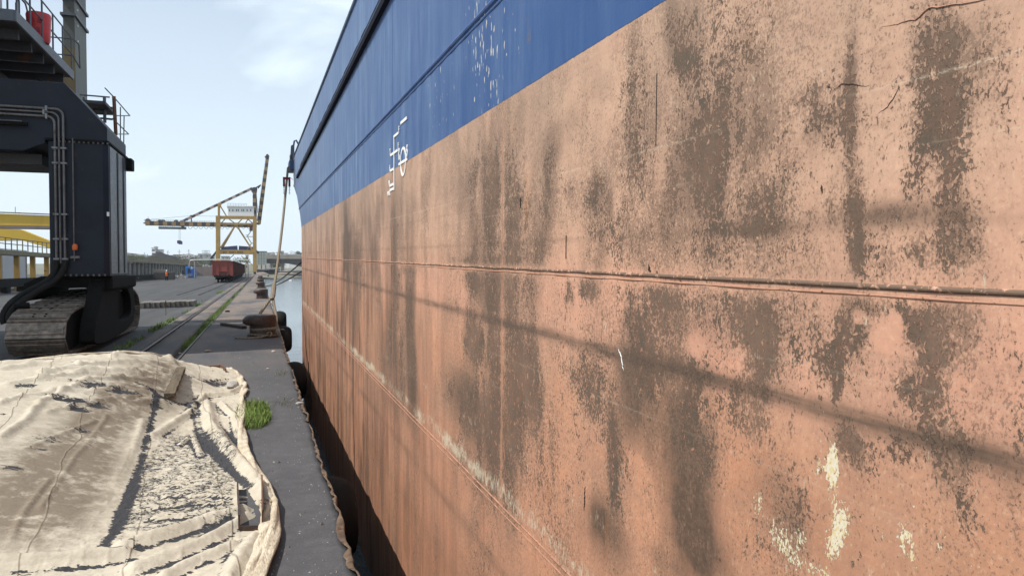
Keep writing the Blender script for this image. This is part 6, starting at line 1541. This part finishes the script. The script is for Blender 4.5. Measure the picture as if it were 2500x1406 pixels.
building(380, 395.5, 610, 706, M['bld_c'], 'tall grey tower block above the coal heap', M['bld_c'], 9)
building(395, 405, 622, 690, M['bld_c'], 'low grey annex right of the tall tower block', M['bld_c'], 3)
building(412, 424, 624, 690, M['bld_b'], 'white low block left of the gabled houses', M['bld_c'], 3)
building(424, 443, 622.5, 720, M['bld_a'], 'cream terrace left of the gabled white houses', M['roof'], 3)
building(443, 455, 622, 720, M['bld_b'], 'white gabled house left of the twin gables', M['roof'], 3, flat=False)
building(455, 468, 621, 715, M['bld_b'], 'white gabled house, right one of the pair', M['bld_c'], 3, flat=False)
building(466, 482, 624, 700, M['bld_b'], 'white block between the gables and the floodlight mast', M['bld_c'], 4)
building(484, 513, 620.5, 730, M['bld_c'], 'wide grey block with rounded roof behind the floodlight mast', M['bld_c'], 4, flat=True)
building(514, 524, 625, 740, M['bld_a'], 'cream block hidden beside the crane leg', M['bld_c'], 3)
building(540, 560, 626, 740, M['bld_c'], 'grey block seen between the yellow crane legs', M['bld_c'], 3)
building(600, 606, 624, 560, M['bld_d'], 'narrow yellowish block beside the right yellow crane leg', M['bld_c'], 3)
building(651, 668, 617.5, 760, M['bld_c'], 'long pale terrace above the road bridge, left', M['bld_c'], 2)
building(662, 672, 617, 740, M['bld_b'], 'white gabled house above the road bridge', M['roof'], 2, flat=False)
building(676, 687, 617, 760, M['bld_a'], 'cream house right of the mooring rope above the bridge', M['roof'], 2)
building(686, 693, 614, 770, M['bld_c'], 'grey house with dark roof above the bridge', M['roof'], 2)
building(694, 703, 619, 760, M['bld_b'], 'small white house above the bridge', M['roof'], 2)
building(704, 726, 621.5, 790, M['bld_b'], 'low white terrace above the bridge next to the ship bow', M['bld_c'], 1)
# grid-faced block on columns by the water
q0 = at(626, 668, 440); q1 = at(651, 668, 440); zt_, zb_ = at(640, 615, 440)[2], at(640, 647, 440)[2]
gb = thing('grid_block', ((q0[0] + q1[0]) / 2, 440, 0), 'pale block with a gridded facade on columns by the water, right of the crane', 'building')
MB().box((q0[0], 440, zb_), (q1[0], 452, zt_)).build('cladding', M['glass_pale'], gb)
g_ = MB()
for t in np.linspace(0, 1, 5)[1:-1]: x_ = q0[0] + (q1[0] - q0[0]) * t; g_.box((x_ - .07, 439.9, zb_), (x_ + .07, 440, zt_))
for t in np.linspace(0, 1, 10)[1:-1]: z_ = zb_ + (zt_ - zb_) * t; g_.box((q0[0], 439.92, z_ - .05), (q1[0], 440, z_ + .05))
g_.box((q0[0] - .1, 439.85, zt_), (q1[0] + .3, 452, zt_ + .4)); g_.build('mullions', M['dark_grey'], gb)
for t in (.08, .5, .92): x_ = q0[0] + (q1[0] - q0[0]) * t; MB().box((x_ - .35, 444, -2.4), (x_ + .35, 444.7, zb_)).build('column', M['concrete_far'], gb)
# road bridge
rb_ = thing('road_bridge', at(690, 650, 470), 'long concrete road bridge with dark underside crossing behind the basin', 'bridge')
p0, p1 = at(640, 630, 470), at(900, 626, 470)
zA, zB, zC = at(690, 626, 470)[2], at(690, 632, 470)[2], at(690, 643, 470)[2]
MB().box((p0[0], 470, zB), (p1[0] + 60, 484, zA)).build('deck_edge', M['concrete_far'], rb_)
MB().box((p0[0], 470, zA), (p1[0] + 60, 470.3, zA + .9)).build('parapet', M['concrete_far'], rb_)
x7 = at(718, 640, 471)[0]
MB().prism([(p0[0], zC), (at(705, 640, 471)[0], zC), (at(724, 640, 471)[0], zC - 1.0), (at(745, 640, 471)[0], zC - 2.6), (p1[0] + 60, zC - 2.6), (p1[0] + 60, zB), (p0[0], zB)], 'y', 471, 483).build('girder', M['dark_grey'], rb_)
for x_ in (663, 688, 692, 745, 790):
    q = at(x_, 660, 474); MB().box((q[0] - .55, 474, -2.5), (q[0] + .55, 476, zC)).build('pier', M['concrete_far'], rb_)
# quay across the basin, its clutter
tag(MB().box((-2, 432, -3), (260, 436, -.6)).build('far_quay_wall', M['concrete_dark']), 'low dark quay wall across the basin under the bridge', 'wall')
for k, (x_, w_, h_, m_, l) in enumerate(((645, 2.2, 2.4, 'concrete_dark', 'dark grey shed on the far quay left of the rope'), (660, 3.0, 3.0, 'concrete', 'pale concrete box on the far quay behind the rope'), (667, 3.0, 2.6, 'roof', 'brownish box on the far quay behind the rope'), (677, 1.6, 3.2, 'grey_steel', 'grey box on the far quay right of the rope'), (633, 1.3, 2.6, 'concrete_dark', 'small dark kiosk at the end of the quay'), (700, 4.5, 1.4, 'rust', 'low rusty pontoon by the far quay'), (722, 4.0, 1.8, 'roof', 'low brown barge by the far quay near the bow'))):
    q = at(x_, 668, 438); t = thing('quay_shed', (q[0], 438, -.8), l, 'shed')
    MB().box((q[0] - w_, 438, -.9), (q[0] + w_, 441, h_ - .6)).build('shed_wall', M[m_], t, bevel=.1)
    MB().box((q[0] - w_ * 1.05, 437.8, h_ - .6), (q[0] + w_ * 1.05, 441.3, h_ - .35)).build('shed_roof', M['bld_c'], t)
for k, (x_, l) in enumerate(((712, 'scruffy heap of rubble on the far quay beside the ship bow'), (692, 'heap of brown rubble on the far quay right of the rope'), (638, 'heap of grey rubble at the end of the quay'))):
    q = at(x_, 668, 437); heap('rubble_heap', q[0], 440, 5.5, 4, 2.2, l, 7 + k); o = bpy.context.scene.collection.objects[-1]; o.data.materials[0] = M['roof'] if k else M['concrete']; o.location.z = -.8
q = at(655, 674, 436); bt_ = thing('buoy', (q[0], 415, -2.25), 'small dark buoy floating near the far quay', 'buoy')
MB().rings([(-.2, 0, .5, .5), (.3, 0, .65, .65), (.8, 0, .3, .3), (1.3, 0, .1, .1)], 12, (q[0] * .95, 415, -2.25)).build('float', M['black'], bt_, True)
q = gnd(709, 686, -2.25); sw_ = thing('water_bird', q, 'tiny white bird floating on the basin near the ship bow', 'bird')
MB().rings([(-.02, 0, .5, .25), (.2, 0, .55, .3), (.38, .05, .3, .2), (.45, .1, .1, .1)], 12, q).build('body', M['white'], sw_, True)
MB().tube([q + np.array([-.4, 0, .2]), q + np.array([-.5, 0, .55]), q + np.array([-.42, 0, .75]), q + np.array([-.6, 0, .7])], [.1, .07, .08, .03], 8).build('neck', M['white'], sw_, True)

# trees: trunk, limbs and leaf clumps
def tree(x, yb_, Y, h, wd, mat, label, bare=False):
    h *= .72; c_ = at(x, yb_ + 1.5, Y); t = thing('tree', c_, label, 'tree'); h0 = h * .35
    tb = MB(); tb.tube([c_ + np.array([0, 0, -2]), c_ + np.array([0, 0, h0]), c_ + np.array([.2, 0, h * .75])], [.3, .22, .08], 7)
    for k in range(7):
        a = k * .9; z_ = h0 * (.8 + .2 * k / 3); tb.tube([c_ + np.array([0, 0, z_]), c_ + np.array([wd * .3 * math.cos(a), wd * .3 * math.sin(a), z_ + h * .25])], [.1, .03], 5)
    tb.build('trunk', M['bark'], t)
    vs, fs, tone = [], [], []; o = V(c_)
    cl = [(rng.normal(0, wd * .22), rng.normal(0, wd * .22), h * (.35 + .6 * rng.random()), rng.uniform(.16, .3) * wd) for _ in range(16)]
    for cx, cy, cz, r_ in cl:
        tn = rng.random()
        for _ in range(60):
            d = rng.normal(0, 1, 3); d /= np.linalg.norm(d); d *= r_ * rng.uniform(.5, 1.05); s_ = rng.uniform(.18, .42)
            q = np.array([cx, cy, cz]) + d * np.array([1, 1, .75]); u_ = rng.normal(0, 1, 3); u_ /= np.linalg.norm(u_); w_ = np.cross(u_, rng.normal(0, 1, 3)); w_ /= np.linalg.norm(w_)
            k = len(vs); vs += [q - u_ * s_, q + w_ * s_ * .6, q + u_ * s_, q - w_ * s_ * .6]; fs.append((k, k + 1, k + 2, k + 3)); tone += [np.clip(tn + rng.normal(0, .2), 0, 1)] * 4
    me = bpy.data.meshes.new('crown'); me.from_pydata([tuple(map(float, v)) for v in vs], [], fs); me.materials.append(mat)
    a_ = me.attributes.new('tone', 'FLOAT', 'POINT'); a_.data.foreach_set('value', np.array(tone, np.float32))
    co = bpy.data.objects.new('crown', me); COL.objects.link(co); co.parent = t
for k, (x_, yb_, Y_, h_, w_, m_, l) in enumerate(((312, 641, 520, 6.5, 8, 'leaf', 'green tree just right of the crane leg, left of the pair'), (325, 641, 520, 6.0, 8, 'leaf', 'green tree right of the crane leg, right of the pair'), (343, 640, 560, 5.5, 10, 'leaf', 'broad green tree left of the coal heap'), (354, 640, 565, 5.8, 9, 'leaf', 'green tree touching the coal heap'),
    (422, 645, 540, 7.5, 9, 'leaf_grey', 'bare greyish tree right of the coal heap'), (434, 645, 545, 7.0, 10, 'leaf_grey', 'bare greyish tree below the cream terrace'), (447, 645, 540, 6.8, 10, 'leaf_grey', 'bare greyish tree below the gabled houses'), (460, 646, 545, 6.2, 9, 'leaf_grey', 'bare greyish tree left of the loading pipe'),
    (480, 646, 545, 6.5, 10, 'leaf_grey', 'bare greyish tree behind the blue cabin'), (500, 646, 545, 6.0, 11, 'leaf', 'dull green tree below the floodlight mast'), (515, 647, 545, 5.5, 9, 'leaf', 'dull green tree left of the crane leg'), (545, 644, 545, 5.5, 10, 'leaf', 'dull green tree between the yellow crane legs'), (588, 645, 545, 6.0, 10, 'leaf', 'dull green tree left of the right crane leg'),
    (680, 654, 500, 5.2, 7, 'leaf', 'green bush under the road bridge'), (673, 655, 500, 4.5, 6, 'leaf', 'smaller green bush under the bridge behind the rope'), (728, 621.5, 745, 4.0, 9, 'leaf', 'dark tree above the bridge beside the bow'))):
    tree(x_, yb_, Y_, h_, w_, M[m_], l)
# floodlight mast and pylons
fm = thing('floodlight_mast', at(503, 640, 480), 'tall floodlight mast with a square lamp rack above the wagons', 'mast')
P = at(503, 645, 480); zt_ = at(503, 612, 480)[2]
for s_ in (-.5, .5): MB().bar((P[0] + s_, 480, P[2] - 3), (P[0] + s_, 480, zt_), .2).build('mast_leg', M['grey_steel'], fm)
g_ = MB()
for z_ in (zt_, zt_ - 1.4): g_.bar((P[0] - 2.1, 480, z_), (P[0] + 2.1, 480, z_), .22)
for s_ in np.linspace(-2.1, 2.1, 5): g_.bar((P[0] + s_, 480, zt_ - 1.4), (P[0] + s_, 480, zt_), .16)
g_.build('lamp_rack', M['grey_steel'], fm)
for k, (x_, yt_) in enumerate(((410, 612), (438, 610), (461, 609), (353, 616))):
    q = at(x_, 640, 650); z_ = at(x_, yt_, 650)[2]; py = thing('lattice_pylon', q, ('thin lattice pylon right of the tower block', 'thin lattice pylon over the bare trees', 'thin lattice pylon behind the gabled houses', 'thin lattice pylon left of the tower block')[k], 'pylon')
    t_ = MB()
    for s_ in (-1, 1): t_.bar((q[0] + s_ * 1.3, 650, q[2] - 4), (q[0] + s_ * .1, 650, z_), .16)
    for j in range(5): t = j / 5; zz = q[2] + (z_ - q[2]) * t; ww = 1.3 * (1 - t) + .1; t_.bar((q[0] - ww, 650, zz), (q[0] + ww * .8, 650, zz + (z_ - q[2]) / 5), .1)
    t_.bar((q[0] - 1.6, 650, z_ - 1.5), (q[0] + 1.6, 650, z_ - 1.5), .12); t_.build('lattice', M['grey_steel'], py)

# ------------------------------------------------------------------ the air over the harbour
hz = MB().box((-1700, -120, -3.6), (2300, 1850, 70)).build('haze', [])
hm = bpy.data.materials.new('harbour_haze'); hm.use_nodes = True; ht = hm.node_tree; ht.nodes.clear()
ho = ht.nodes.new('ShaderNodeOutputMaterial'); hv = ht.nodes.new('ShaderNodeVolumePrincipled')
hv.inputs['Color'].default_value = (0.86, 0.92, 0.98, 1); hv.inputs['Density'].default_value = 0.00018; hv.inputs['Anisotropy'].default_value = 0.2
ht.links.new(hv.outputs[0], ho.inputs['Volume']); hz.data.materials.append(hm); hz['kind'] = 'stuff'
